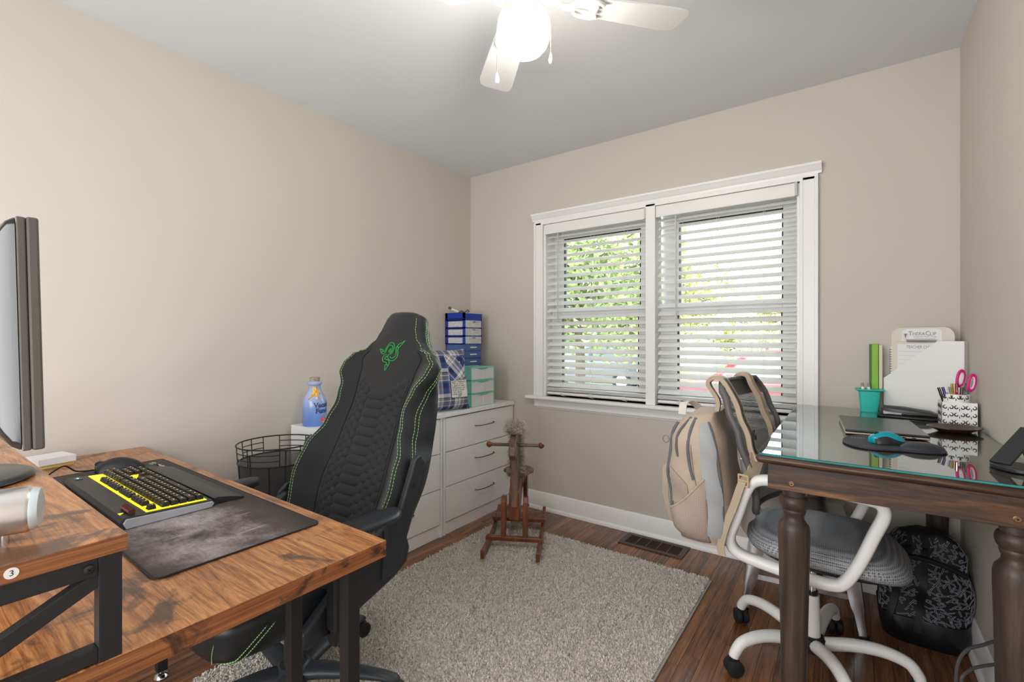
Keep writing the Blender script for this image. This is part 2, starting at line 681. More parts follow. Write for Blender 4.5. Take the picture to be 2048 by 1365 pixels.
def window(name, x0, x1, gl0, gl1):
    """double-hung window: x0..x1 opening, gl0..gl1 glass"""
    root = tag(bpy.data.objects.new(name, None), kind='structure')
    COL.objects.link(root)
    root.location = ((x0 + x1) / 2, YB + .1, .80)
    for (z0, z1, g0, g1, y) in ((.80, 1.393, .875, 1.340, YB + .085), (1.335, 1.971, 1.393, 1.887, YB + .118)):
        s = MB()
        s.bx(x0, gl0, y, y + .032, z0, z1)
        s.bx(gl1, x1, y, y + .032, z0, z1)
        s.bx(gl0, gl1, y, y + .032, z0, g0)
        s.bx(gl0, gl1, y, y + .032, g1, z1)
        so = s.build('sash_frame', white_trim, root, smooth=0, bevel=.003)
        g = MB()
        e = .007
        g.bx(gl0, gl0 + e, y + .004, y + .030, g0, g1)
        g.bx(gl1 - e, gl1, y + .004, y + .030, g0, g1)
        g.bx(gl0, gl1, y + .004, y + .030, g0, g0 + e)
        g.bx(gl0, gl1, y + .004, y + .030, g1 - e, g1)
        g.build('glazing_gasket', gasket, so, smooth=0)
        MB().bx(gl0, gl1, y + .015, y + .017, g0, g1).build('pane', pane_m, so, smooth=0)
    MB().bx((x0 + x1) / 2 - .03, (x0 + x1) / 2 + .03, YB + .075, YB + .09, 1.385, 1.40).build('sash_lock', white_pl, root, smooth=0, bevel=.003)
    return root


window('window_1', -1.708, -.995, -1.630, -1.075)
window('window_2', -.937, -.218, -.837, -.290)

# ------------------------------------------------------------ venetian blinds
slat_tilt = R(33)
sl = MB()


def slat_pt(u, v, o):
    s = (v - .5) * .050
    return V((u - .5), s * math.cos(slat_tilt) - (o + .0035 * (1 - (2 * v - 1) ** 2)) * -math.sin(slat_tilt) * -1,
             s * math.sin(slat_tilt) + (o + .0035 * (1 - (2 * v - 1) ** 2)) * math.cos(slat_tilt))


sl.slab(slat_pt, 1, 6, .0026)
slat_me = sl.mesh('slat', slat_m, smooth=40)


def blind(label, x0, x1, wand_x, cord_xs):
    t = thing('venetian_blind', label, 'blind', ((x0 + x1) / 2, YB + .036, .800), 0, 'white slatted blinds in the window')
    yb = YB + .036
    MB().bx(x0, x1, yb - .024, yb + .028, 1.925, 1.968).build('headrail', white_pl, t, smooth=0, bevel=.002)
    MB().bx(x0 - .004, x1 + .004, yb - .050, yb - .036, 1.905, 1.972).build('valance', white_pl, t, smooth=0, bevel=.004)
    MB().bx(x1 - .004, x1 + .008, yb - .058, yb - .030, 1.905, 1.974).build('valance_clip', pm('clip_' + str(len(MATS)), (.55, .55, .54), .4), t, smooth=0, bevel=.002)
    MB().bx(x0, x1, yb - .026, yb + .026, .803, .820).build('bottom_rail', white_pl, t, smooth=0, bevel=.004)
    z = 1.893
    while z > .868:
        link_copy(slat_me, 'slat', t, (0, 0, z - .800), (x1 - x0, 1, 1))
        z -= .0465
    for k in range(4):
        o = link_copy(slat_me, 'slat', t, (0, 0, .824 + .0055 * k - .800 + .003), (x1 - x0, 1, 1), (-slat_tilt, 0, 0))
    for cx in cord_xs:
        c = MB()
        for yy in (yb - .026, yb + .026):
            c.cyl((cx, yy, .81), (cx, yy, 1.94), .0007, n=5)
        z = 1.893
        while z > .868:
            c.cyl((cx, yb - .026, z - .016), (cx, yb + .026, z + .014), .0006, n=4)
            z -= .0465
        c.build('ladder_cord', white_pl, t, smooth=0)
        k = MB().tube(smoothp([(cx - .01, yb - .032, .815), (cx + .012, yb - .04, .80), (cx + .004, yb - .036, .826), (cx - .014, yb - .036, .806), (cx + .022, yb - .034, .797)], 5), .0011, 5)
        k.build('cord_tail', white_pl, t)
    w = MB().cyl((wand_x, yb - .040, 1.92), (wand_x, yb - .040, 1.33), .004, n=6)
    w.cyl((wand_x, yb - .040, 1.33), (wand_x, yb - .040, 1.30), .0055, n=6)
    w.build('tilt_wand', pm('wand_' + str(len(MATS)), (.55, .54, .52), .3), t)
    return t


blind('white slatted blind over the narrower window nearer the corner dresser', -1.704, -1.000, -1.61, (-1.58, -1.37, -1.14))
blind('white slatted blind over the window beside the glass-topped table', -.931, -.222, -.82, (-.80, -.60, -.37))

# ------------------------------------------------------------ outdoors
grass_m = pm('lawn_grass', (.17, .24, .07), .9, var=(3, .4))
asphalt = pm('pale_concrete', (.55, .54, .52), .9, var=(2, .15))
leaf_m = [pm('leaf_green', (.25, .32, .10), .6, var=(2.5, .5)), pm('leaf_yellow_green', (.45, .43, .16), .6, var=(2.5, .5))]
bark = pm('bark', (.11, .08, .06), .9, bmp=(30, .6, .02))
GZ = -.55
MB().bx(-60, 45, YB + T + .3, 70, GZ - .3, GZ).build('lawn', grass_m, smooth=0, kind='structure')
MB().bx(-60, 45, 9.9, 15.5, GZ, GZ + .02).build('street', asphalt, smooth=0, kind='structure')
MB().bx(-9.5, -6.4, 4.5, 9.9, GZ, GZ + .02).build('driveway', asphalt, smooth=0, kind='structure')


def tree(label, c, rad, zc, hh, n, lm, seed, ls=.11, tr_h=None):
    t = thing('tree', label, 'tree', (c[0], c[1], GZ), 0, 'trees outside the window')
    rr = random.Random(seed)
    tk = MB()
    top = zc + hh * .2
    tk.tube(smoothp([(c[0], c[1], GZ - .05), (c[0] + .05, c[1], GZ + 1), (c[0] - .05, c[1] + .05, zc - hh * .3), (c[0], c[1], top)], 4), [.16, .15, .15, .14, .14, .13, .13, .12, .1, .09, .08, .06, .04], 8)
    for k in range(9):
        a = rr.uniform(0, 6.28)
        z0 = rr.uniform(zc - hh * .6, zc + hh * .1)
        l = rad * rr.uniform(.6, .9)
        p = V(c[0], c[1], z0)
        tk.tube(smoothp([p, p + V(math.cos(a) * l * .5, math.sin(a) * l * .5, l * .35), p + V(math.cos(a) * l, math.sin(a) * l, l * .5)], 3), [.05, .045, .04, .034, .028, .02, .012], 5)
    tk.build('trunk', bark, t)
    g = np.random.default_rng(seed)
    # clustered leaves
    ncl = 46
    cl = g.normal(size=(ncl, 3))
    cl /= np.linalg.norm(cl, axis=1)[:, None]
    cl *= (g.random(ncl) ** .45)[:, None] * .88
    pos = cl[g.integers(0, ncl, n)] + g.normal(size=(n, 3)) * .15
    pos = pos * np.array([rad, rad, hh]) + np.array([c[0], c[1], zc])
    u = g.normal(size=(n, 3))
    u /= np.linalg.norm(u, axis=1)[:, None]
    w = np.cross(u, g.normal(size=(n, 3)))
    w /= np.linalg.norm(w, axis=1)[:, None]
    s = ls * (0.7 + .6 * g.random(n))[:, None]
    q = np.stack([pos - u * s, pos + w * s * .45, pos + u * s, pos - w * s * .45], 1).reshape(-1, 3)
    m = MB()
    m.v = [tuple(p) for p in q]
    m.f = [(4 * i, 4 * i + 1, 4 * i + 2, 4 * i + 3) for i in range(n)]
    m.mi = [0] * n
    m.build('foliage', lm, t, smooth=0, kind='stuff', recalc=False)
    return t


tree('broad leafy green tree filling the narrower window', (-6.1, 11.6), 2.6, 2.9, 2.7, 9000, leaf_m[0], 5)
tree('yellow-green tree standing behind the broad leafy tree', (-6.4, 19.6), 2.9, 2.8, 2.4, 7000, leaf_m[1], 8)
tree('small round tree across the street behind the red car', (-2.6, 23.5), 2.6, 1.4, 1.9, 7000, leaf_m[1], 12, .13)
tree('low dark tree at the far right beyond the red car', (3.4, 27), 3.0, 1.2, 2.2, 7000, leaf_m[0], 15, .14)

# house across the street
hs = thing('house', 'pale house with grey roof far across the street', 'house', (-12.5, 30, GZ))
siding = pm('pale_siding', (.62, .62, .60), .8)
MB().bx(-18, -7, 28, 34, GZ, GZ + 2.9).build('wall', siding, hs, smooth=0)
MB().prism([(-6.0, 0), (6.0, 0), (6.0, .15), (0, 2.0), (-6.0, .15)], (-12.5, 27.6, GZ + 2.9), (1, 0, 0), (0, 0, 1), (0, 1, 0), 6.8).build('roof', pm('roof_shingle', (.16, .16, .17), .9), hs, smooth=0)
for wx in (-16.6, -13.4, -9.6):
    wf = MB().bx(wx, wx + 1.3, 27.93, 28.02, GZ + 1.0, GZ + 2.2).build('window', white_trim, hs, smooth=0)
    MB().bx(wx + .1, wx + 1.2, 27.9, 27.95, GZ + 1.1, GZ + 2.1).build('pane', black_gloss, wf, smooth=0)
MB().bx(-11.5, -10.6, 27.93, 28.03, GZ, GZ + 2.1).build('door', pm('door_paint', (.20, .12, .09), .5), hs, smooth=0)


def car(label, cx, cy, rotz, paint):
    t = thing('car', label, 'car', (cx, cy, GZ + .02), rotz, 'cars parked outside')
    L_, W_ = 4.4, 1.75
    # side profile lower body
    low = [(-2.2, .32), (-2.2, .62), (-2.12, .80), (-1.2, .90), (1.2, .95), (2.05, .92), (2.2, .78), (2.2, .34), (1.8, .22), (-1.8, .22)]
    bd = MB()
    n = len(low)
    loops = []
    for yy, k in ((-W_ / 2, .93), (-W_ / 2 + .06, 1), (W_ / 2 - .06, 1), (W_ / 2, .93)):
        loops.append([(p[0] * (.985 if k < 1 else 1), yy, .55 + (p[1] - .55) * k) for p in low])
    bd.loft(loops)
    bd.build('body', paint, t, smooth=40, bevel=.04, seg=3, local=True)
    cab = [(-1.25, .90), (-.55, 1.42), (-.2, 1.49), (.75, 1.49), (1.15, 1.42), (1.85, .93)]
    c = MB()
    c.loft([[(p[0], yy * (1 - .18 * (p[1] - .9) / .6), p[1]) for p in cab] for yy in (-.80, .80)])
    c.build('windows', pm('car_glass%d' % len(MATS), (.20, .23, .25), .1), t, smooth=30, local=True)
    rf = MB()
    rp_ = [(-.62, 1.40), (-.2, 1.50), (.3, 1.525), (.78, 1.50), (1.2, 1.41)]
    rf.loft([[(p[0], yy, p[1] + .012) for p in rp_] + [(p[0], yy, p[1] - .03) for p in reversed(rp_)] for yy in (-.67, .67)])
    rf.build('roof', paint, t, smooth=40, local=True)
    for sy in (-1, 1):
        for a, b2 in (((-1.27, .88), (-.55, 1.44)), ((.30, .9), (.25, 1.5)), ((1.87, .92), (1.12, 1.44))):
            MB().bar((a[0], sy * .81, a[1]), (b2[0], sy * .675, b2[1]), .09, .05, (0, 1, 0)).build('pillar', paint, t, smooth=0, local=True)
    for sx in (-1.35, 1.38):
        for sy in (-1, 1):
            wh = MB().cyl((sx, sy * .70, .32), (sx, sy * .89, .32), .32, n=24).build('wheel', rubber, t, smooth=40, local=True)
            MB().cyl((sx, sy * .885, .32), (sx, sy * .90, .32), .2, n=16).build('hubcap', silver_pl, wh, local=True)
    for sy in (-1, 1):
        MB().box((-2.17, sy * .62, .70), (.08, .34, .14)).build('headlight', white_pl, t, smooth=0, bevel=.02, local=True)
        MB().box((2.17, sy * .62, .76), (.08, .28, .16)).build('tail_light', pm('tail_' + str(len(MATS)), (.4, .01, .01), .3), t, smooth=0, bevel=.02, local=True)
        MB().box((-.85, sy * .95, 1.0), (.12, .18, .12)).build('wing_mirror', paint, t, smooth=0, bevel=.03, local=True)
    return t


car('bright red car parked outside behind the blind slats', -1.05, 10.6, R(3), pm('red_car_paint', (.62, .012, .020), .3, coat=1))
car('dark grey car parked farther off beside the driveway', -7.6, 15.3, R(8), pm('grey_car_paint', (.10, .11, .12), .3, coat=1))

# ============================================================ RUG
rugT = thing('area_rug', 'beige shag area rug lying on the dark oak floor', 'rug', (-1.185, 1.50, 0))
RX0, RX1, RY0, RY1 = -1.83, -.545, .655, 2.41
MB().bx(RX0, RX1, RY0, RY1, 0, .006).build('rug_backing', pm('rug_binding', (.38, .36, .33), .9), rugT, smooth=0)
MB().bx(RX0 + .004, RX1 - .010, RY0 + .004, RY1 - .004, .006, .011).build('rug_base', rug_m, rugT, smooth=0)
g = np.random.default_rng(4)
n = 90000
px = g.uniform(RX0 + .003, RX1 - .010, n)
py = g.uniform(RY0 + .003, RY1 - .002, n)
hgt = g.uniform(.006, .0112, n)
ang = g.uniform(0, 6.283, n)
w_ = g.uniform(.0022, .004, n)
dx, dy = np.cos(ang) * w_, np.sin(ang) * w_
lx, ly = g.normal(0, .004, n), g.normal(0, .004, n)
A = np.stack([px - dx, py - dy, np.full(n, .0105)], 1)
B = np.stack([px + dx, py + dy, np.full(n, .0105)], 1)
C2 = np.stack([px + lx + dx * .6, py + ly + dy * .6, .0105 + hgt], 1)
D2 = np.stack([px + lx - dx * .6, py + ly - dy * .6, .0105 + hgt], 1)
mm = MB()
mm.v = [tuple(p) for p in np.stack([A, B, C2, D2], 1).reshape(-1, 3)]
mm.f = [(4 * i, 4 * i + 1, 4 * i + 2, 4 * i + 3) for i in range(n)]
mm.mi = [0] * n
mm.build('pile', rug_m, rugT, smooth=0, kind='stuff', recalc=False)
rug_h = .0222

# ============================================================ FLOOR VENT
vt = thing('floor_vent', 'brown metal floor register set by the baseboard under the window', 'vent', (-.91, 2.65, 0))
vm = pm('brown_vent_metal', (.085, .055, .045), .4, .3)
b = MB()
X0, X1, Y0, Y1 = -1.092, -.730, 2.560, 2.728
for a in ((X0, X1, Y0, Y0 + .028), (X0, X1, Y1 - .028, Y1), (X0, X0 + .03, Y0 + .028, Y1 - .028), (X1 - .03, X1, Y0 + .028, Y1 - .028)):
    b.bx(a[0], a[1], a[2], a[3], 0, .006)
b.build('frame', vm, vt, smooth=0, bevel=.002)
MB().bx(X0 + .03, X1 - .03, Y0 + .028, Y1 - .028, .0, .0008).build('duct_opening', dark_void, vt, smooth=0)
lou = MB().box((0, 0, 0), (X1 - X0 - .06, .0022, .004)).mesh('louver', vm, smooth=0)
for k in range(11):
    link_copy(lou, 'louver', vt, ((X0 + X1) / 2 + .91, Y0 + .034 + k * .0100 - 2.65, .0035), rot=(R(30), 0, 0))
for k in range(1, 5):
    MB().bx(X0 + .03 + k * .0604 - .0012, X0 + .03 + k * .0604 + .0012, Y0 + .028, Y1 - .028, .003, .0062).build('divider', pm('vent_div' + str(k), (.16, .11, .09), .4), vt, smooth=0)

# ============================================================ CEILING FAN
FX, FY = -.820, 1.197
fan = thing('ceiling_fan', 'white ceiling fan with lit frosted globe and pull chains', 'ceiling fan', (FX, FY, 2.03))
fan_w = pm('fan_white', (.70, .695, .68), .35)
MB().lathe([(.075, 2.44), (.078, 2.425), (.06, 2.40), (.055, 2.385), (.105, 2.375), (.125, 2.36), (.128, 2.30), (.115, 2.275), (.08, 2.262), (.05, 2.258)], (FX, FY, 0), 40).build('motor_housing', fan_w, fan)
MB().lathe([(.05, 2.262), (.056, 2.255), (.058, 2.225), (.052, 2.205), (.05, 2.195)], (FX, FY, 0), 32).build('switch_housing', fan_w, fan)
MB().lathe([(.048, 2.205), (.055, 2.200), (.056, 2.193), (.050, 2.190)], (FX, FY, 0), 32).build('light_fitter', fan_w, fan)
globe_m = pm('lit_globe', (.9, .9, .85), .4, emit=((1.0, .94, .85), 38))
gp = [(.046, 2.200), (.060, 2.195), (.074, 2.182), (.081, 2.162), (.082, 2.142), (.079, 2.116), (.072, 2.096), (.058, 2.079), (.036, 2.069), (.012, 2.066), (.0, 2.0658)]
MB().lathe(gp, (FX, FY, 0), 40).build('glass_globe', globe_m, fan, smooth=60)
cr, sr = math.cos(YAW), math.sin(YAW)
for k in range(4):
    ca_ = R(12 + 90 * k) + YAW          # angle in the room, first blade a bit behind the picture's right
    d = V(math.cos(ca_), math.sin(ca_), 0)
    s = V(-d.y, d.x, 0)
    c0 = V(FX, FY, 0)
    # blade outline
    o = []
    for rr_, hw in ((.175, .040), (.20, .052), (.30, .058), (.42, .064), (.50, .067), (.53, .060), (.540, .045)):
        o.append((rr_, hw))
    poly = o + [(a, -h) for a, h in reversed(o)]
    tl = math.tan(R(9))
    top = [c0 + d * a + s * h + V(0, 0, 2.243 + h * tl) for a, h in poly]
    m = MB()
    n = len(top)
    m.add(top + [p + V(0, 0, .006) for p in top], [tuple(range(n)), tuple(range(2 * n - 1, n - 1, -1))] + [(i, (i + 1) % n, (i + 1) % n + n, i + n) for i in range(n)])
    m.build('blade', fan_w, fan, smooth=0)
    br = MB()
    br.tube(smoothp([c0 + d * .09 + V(0, 0, 2.262), c0 + d * .125 + V(0, 0, 2.236), c0 + d * .165 + V(0, 0, 2.238)], 6), .010, 8)
    for sg in (-1, 1):
        br.tube(smoothp([c0 + d * .155 + V(0, 0, 2.238), c0 + d * .18 + s * sg * .035 + V(0, 0, 2.237 + sg * .035 * tl), c0 + d * .225 + s * sg * .046 + V(0, 0, 2.237 + sg * .046 * tl), c0 + d * .252 + s * sg * .036 + V(0, 0, 2.237 + sg * .036 * tl)], 6), .007, 8)
        br.tube(smoothp([c0 + d * .16 + V(0, 0, 2.238), c0 + d * .20 + s * sg * .014 + V(0, 0, 2.237), c0 + d * .235 + s * sg * .020 + V(0, 0, 2.237), c0 + d * .238 + s * sg * .002 + V(0, 0, 2.237)], 6), .005, 8)
    br.build('blade_bracket', fan_w, fan)
rv = V(cr, sr, 0)
for sg, zt, zb in ((-1, 2.222, 1.998), (1, 2.215, 2.060)):
    off = rv * sg * .0835 + V(sr, -cr, 0) * (.0)
    p = V(FX, FY, 0)
    ch = MB()
    top = p + rv * sg * .058 + V(0, 0, zt)
    mid = p + off + V(0, 0, 2.150)
    end = p + off + V(0, 0, zb)
    ch.cyl(top, mid, .0009, n=5)
    L_ = (mid - end).length
    k = int(L_ / .0042)
    for i in range(k):
        q = mid.lerp(end, i / k)
        ch.lathe([(.0002, -.0017), (.0016, 0), (.0002, .0017)], q, 6)
    pc = ch.build('pull_chain', bronze, fan)
    MB().lathe([(.001, .012), (.003, .008), (.0065, -.006), (.0068, -.014), (.004, -.022), (.001, -.024)], end, 12).build('chain_pull', fan_w, pc)
    MB().lathe([(.004, -.008), (.0055, -.002), (.0055, .006), (.003, .01)], top, 10).build('chain_ferrule', brass, pc)

# ============================================================ COMPUTER DESK
DZ = .734
DX0, DX1, DY0, DY1 = -2.392, -.838, -.045, .680
dk = thing('computer_desk', 'rustic brown desk with black metal legs against the left wall', 'desk', (-1.6, .32, 0))
b = MB()
b.bx(DX0, DX1, DY0, DY1, .698, DZ)
top_o = b.build('desktop', rustic, dk, smooth=0, bevel=.0012)
MB().bx(DX1, DX1 + .0012, DY0 + .001, DY1 - .001, .699, DZ - .0008).build('edge_band', rustic_end, top_o, smooth=0)
for (lx, ly, s) in ((-.872, .610, .030), (-1.078, .600, .028), (-.872, .02, .030), (-1.95, .605, .030), (-2.33, .60, .030), (-2.33, .02, .030)):
    MB().bx(lx - s / 2, lx + s / 2, ly - s / 2, ly + s / 2, .026, .698).build('leg', black_metal, dk, smooth=0, bevel=.0015)
    MB().lathe([(.020, 0), (.022, .004), (.018, .012), (.008, .018), (.008, .028)], (lx, ly, 0), 16).build('levelling_foot', chrome, dk)
for a in ((-.872, .035, -.872, .595, .10), (-2.33, .035, -2.33, .585, .10), (-2.33, .035, -2.33, .585, .684)):
    MB().bar((a[0], a[1], a[4]), (a[2], a[3], a[4]), .026, .026).build('frame_rail', black_metal, dk, smooth=0, bevel=.001)
MB().bar((-2.315, .02, .684), (-.887, .02, .684), .026, .026).build('frame_rail', black_metal, dk, smooth=0, bevel=.001)

# ---- riser shelf on the desk
RZ = .904
rs = thing('monitor_riser', 'rustic board monitor shelf on black metal frame atop the computer desk', 'shelf', (-1.45, .09, DZ))
RSX0, RSX1, RSY0, RSY1 = -2.10, -.838, -.045, .220
rt = MB().bx(RSX0, RSX1, RSY0, RSY1, RZ - .023, RZ).build('shelf_board', rustic, rs, smooth=0, bevel=.001)
MB().bx(RSX1, RSX1 + .001, RSY0 + .001, RSY1 - .001, RZ - .0225, RZ - .0006).build('edge_band', rustic_end, rt, smooth=0)
for fx in (-.850, -2.088):
    x0, x1 = fx - .012, fx + .0105
    z0, z1 = DZ, RZ - .023
    w = .026
    MB().bx(x0, x1, RSY1 - .006 - w, RSY1 - .006, z0, z1).build('post', black_metal, rs, smooth=0, bevel=.001)
    MB().bx(x0, x1, RSY0 + .006, RSY0 + .006 + w, z0, z1).build('post', black_metal, rs, smooth=0, bevel=.001)
    MB().bx(x0 + .001, x1 - .001, RSY0 + .006 + w, RSY1 - .006 - w, z1 - w, z1).build('top_rail', black_metal, rs, smooth=0, bevel=.001)
    MB().bx(x0 + .001, x1 - .001, RSY0 + .006 + w, RSY1 - .006 - w, z0 + .002, z0 + .022).build('bottom_rail', black_metal, rs, smooth=0, bevel=.001)
    d0 = V(fx - .001, RSY1 - .030, z1 - .030)
    d1 = V(fx - .001, RSY0 + .030, z0 + .012)
    MB().bar(d0, d1, .018, .020, (0, 0, 1)).build('diagonal_brace', black_metal, rs, smooth=0, bevel=.001)
for yy in (.178, -.005):
    sc = MB().lathe([(.0065, 0), (.0062, .002), (.004, .0032), (.0001, .0034)], (0, 0, 0), 16, Matrix.Translation((-.8395, yy, RZ - .036)) @ Matrix.Rotation(R(90), 4, 'Y')).build('screw', pm('screw%d' % len(MATS), (.05, .05, .05), .35, .7), rs)
    q = MB()
    for a in (45, 135):
        q.box((-.8359, yy, RZ - .036), (.0004, .0075, .0012), Matrix.Rotation(R(a), 3, 'X'))
    q.build('cross_slot', dark_void, sc, smooth=0)
sk = MB().lathe([(.0068, 0), (.0068, .0006), (.0001, .0007)], (0, 0, 0), 24, Matrix.Translation((-.8371, .105, RZ - .0105)) @ Matrix.Rotation(R(90), 4, 'Y')).build('sticker', white_pl, rs, label='round white sticker with a black 3')
textmesh('3', .010, black_pl, sk, lambda x_, y_, z_: V(-.8362, .105 + x_, RZ - .0105 + y_), local=False)

# ---- desk mat
dm, nt, bs = newmat('worn_leather_print')
tc = coords(nt)
mp = nd(nt, 'ShaderNodeMapping')
mp.inputs['Scale'].default_value = (10, 42, 1)
mp.inputs['Rotation'].default_value = (0, 0, R(35))
nt.links.new(tc, mp.inputs[0])
sc1 = noise(nt, mp.outputs[0], 1.6, 8, .7, 2.5)
cl = noise(nt, tc, 6.5, 7, .68)
sp = nd(nt, 'ShaderNodeVectorMath', operation='MULTIPLY')
nt.links.new(tc, sp.inputs[0])
sp.inputs[1].default_value = (2.1, 4.9, 0)
of = nd(nt, 'ShaderNodeVectorMath', operation='ADD')
nt.links.new(sp.outputs[0], of.inputs[0])
of.inputs[1].default_value = (-.66, .12, 0)
ln = nd(nt, 'ShaderNodeVectorMath', operation='LENGTH')
nt.links.new(of.outputs[0], ln.inputs[0])
mk = ramp(nt, [(.0, (1, 1, 1)), (.45, (.65, .65, .65)), (.9, (.02, .02, .02))], ln.outputs['Value'])
m1 = nd(nt, 'ShaderNodeMath', operation='MULTIPLY')
nt.links.new(mk, m1.inputs[0])
nt.links.new(ramp(nt, [(.38, (.42, .42, .42)), (.66, (.62, .62, .62)), (.72, (1, 1, 1))], sc1), m1.inputs[1])
m2 = nd(nt, 'ShaderNodeMath', operation='MULTIPLY')
nt.links.new(m1.outputs[0], m2.inputs[0])
nt.links.new(ramp(nt, [(.35, (.15, .15, .15)), (.62, (1, 1, 1))], cl), m2.inputs[1])
mp3 = nd(nt, 'ShaderNodeMapping')
mp3.inputs['Scale'].default_value = (150, 5, 1)
mp3.inputs['Rotation'].default_value = (0, 0, R(14))
nt.links.new(tc, mp3.inputs[0])
scr = ramp(nt, [(.66, (0, 0, 0)), (.74, (1, 1, 1))], noise(nt, mp3.outputs[0], 1.0, 2, .5, .6))
ms = nd(nt, 'ShaderNodeMath', operation='MULTIPLY')
nt.links.new(scr, ms.inputs[0])
nt.links.new(mk, ms.inputs[1])
m3 = nd(nt, 'ShaderNodeMath', operation='MULTIPLY_ADD')
nt.links.new(ms.outputs[0], m3.inputs[0])
m3.inputs[1].default_value = .35
nt.links.new(m2.outputs[0], m3.inputs[2])
m2 = m3
nt.links.new(ramp(nt, [(0, (.016, .011, .010)), (.12, (.06, .044, .040)), (.52, (.48, .44, .45))], m2.outputs[0]), bs.inputs['Base Color'])
bs.inputs['Roughness'].default_value = .55
MX0, MX1, MY0, MY1 = -2.075, -1.040, .312, .648
mat_o = thing('desk_mat', 'large dark scratched-leather print desk mat under the keyboard', 'desk mat', ((MX0 + MX1) / 2, (MY0 + MY1) / 2, DZ))
cx, cy = (MX0 + MX1) / 2, (MY0 + MY1) / 2
rp_ = rrect(MX1 - MX0 - .004, MY1 - MY0 - .004, .016, 5)
MB().prism(rp_, (cx, cy, DZ), (1, 0, 0), (0, 1, 0), (0, 0, 1), .0032).build('mat_surface', dm, mat_o, smooth=0)
MB().tube([(cx + a, cy + c_, DZ + .0021) for a, c_ in rrect(MX1 - MX0 - .003, MY1 - MY0 - .003, .016, 5)], .0021, 6, True).build('stitched_edge', pm('mat_edge', (.012, .012, .016), .7, bmp=(900, .6)), mat_o)
# small printed mark at the far corner
mkm = pm('mat_print', (.50, .50, .48), .6)
m = MB()
for poly in ([(-.030, 0), (-.004, -.004), (.004, .014), (.008, -.002), (.036, .002), (.010, .008), (-.006, .009)], [(.040, .014), (.052, .010), (.068, .020), (.056, .021)], [(.046, .004), (.060, -.001), (.082, .008), (.066, .010)]):
    m.prism([(a, -c_) for a, c_ in poly], (-1.965, .612, DZ + .0033), (-1, 0, 0), (0, 1, 0), (0, 0, 1), .0002)
m.build('printed_mark', mkm, mat_o, smooth=0)

# ---- keyboard
kbT = thing('keyboard', 'black mechanical keyboard with glowing yellow backlight and wrist rest', 'keyboard', (-1.64, .45, DZ + .0034))
KX0, KX1 = -1.905, -1.372        # user's right is toward -x
KZ = DZ + .0034
alu = pm('keyboard_aluminium', (.045, .047, .05), .42, .7)
alu_l = pm('aluminium_side', (.55, .58, .64), .35, .6)
glow = pm('yellow_backlight', (.9, .8, .02), .5, emit=((1.0, .80, .02), .9))
cap_m = pm('black_keycap', (.016, .016, .017), .42)
leg_m = pm('key_legend', (.85, .62, .10), .5, emit=((1, .72, .10), .6))


def kz(y):          # top plate height falls toward the user (+y)
    return KZ + .026 - (y - .36) * .045


plate = MB()
prof = [(.352, KZ), (.345, KZ + .016), (.352, kz(.352)), (.540, kz(.540)), (.546, KZ + .010), (.542, KZ)]
plate.loft([[(xx, y_, z_) for y_, z_ in prof] for xx in (KX0, KX1)])
plate.build('case', alu, kbT, smooth=0, bevel=.0012)
side = MB()
side.loft([[(xx, y_, z_) for y_, z_ in [(.356, KZ + .001), (.350, KZ + .014), (.356, kz(.356) - .0025), (.538, kz(.538) - .0025), (.542, KZ + .009), (.536, KZ + .001)]] for xx in (KX1, KX1 + .006)])
side.build('side_plate', alu_l, kbT, smooth=0, bevel=.001)
# glowing tray under the keys
gy0, gy1 = .399, .530
MB().loft([[(xx, y_, kz(y_) + o) for y_, o in ((gy0, .0002), (gy1, .0002), (gy1, .0012), (gy0, .0012))] for xx in (KX0 + .016, KX1 - .012)]).build('backlight', glow, kbT, smooth=0)
# keycaps: unit .01905; user frame u: from the left (+x end), rows from back (small y) to front
U_ = .01905
rows = [
    (.402, [(0, 1), (2, 1), (3, 1), (4, 1), (5, 1), (6.5, 1), (7.5, 1), (8.5, 1), (9.5, 1), (11, 1), (12, 1), (13, 1), (14, 1), (15.25, 1), (16.25, 1), (17.25, 1)]),
    (.430, [(i, 1) for i in range(13)] + [(13, 2), (15.25, 1), (16.25, 1), (17.25, 1), (18.5, 1), (19.5, 1), (20.5, 1), (21.5, 1)]),
    (.449, [(0, 1.5)] + [(1.5 + i, 1) for i in range(12)] + [(13.5, 1.5), (15.25, 1), (16.25, 1), (17.25, 1), (18.5, 1), (19.5, 1), (20.5, 1), (21.5, 2.0)]),
    (.468, [(0, 1.75)] + [(1.75 + i, 1) for i in range(11)] + [(12.75, 2.25), (18.5, 1), (19.5, 1), (20.5, 1)]),
    (.487, [(0, 2.25)] + [(2.25 + i, 1) for i in range(10)] + [(12.25, 2.75), (16.25, 1), (18.5, 1), (19.5, 1), (20.5, 1), (21.5, 1)]),
    (.506, [(0, 1.25), (1.25, 1.25), (2.5, 1.25), (3.75, 6.25), (10, 1.25), (11.25, 1.25), (12.5, 1.25), (13.75, 1.25), (15.25, 1), (16.25, 1), (17.25, 1), (18.5, 2), (20.5, 1)]),
]
keycache = {}
kx_start = KX1 - .014
sc_u = (KX1 - KX0 - .030) / (22.5 * U_)
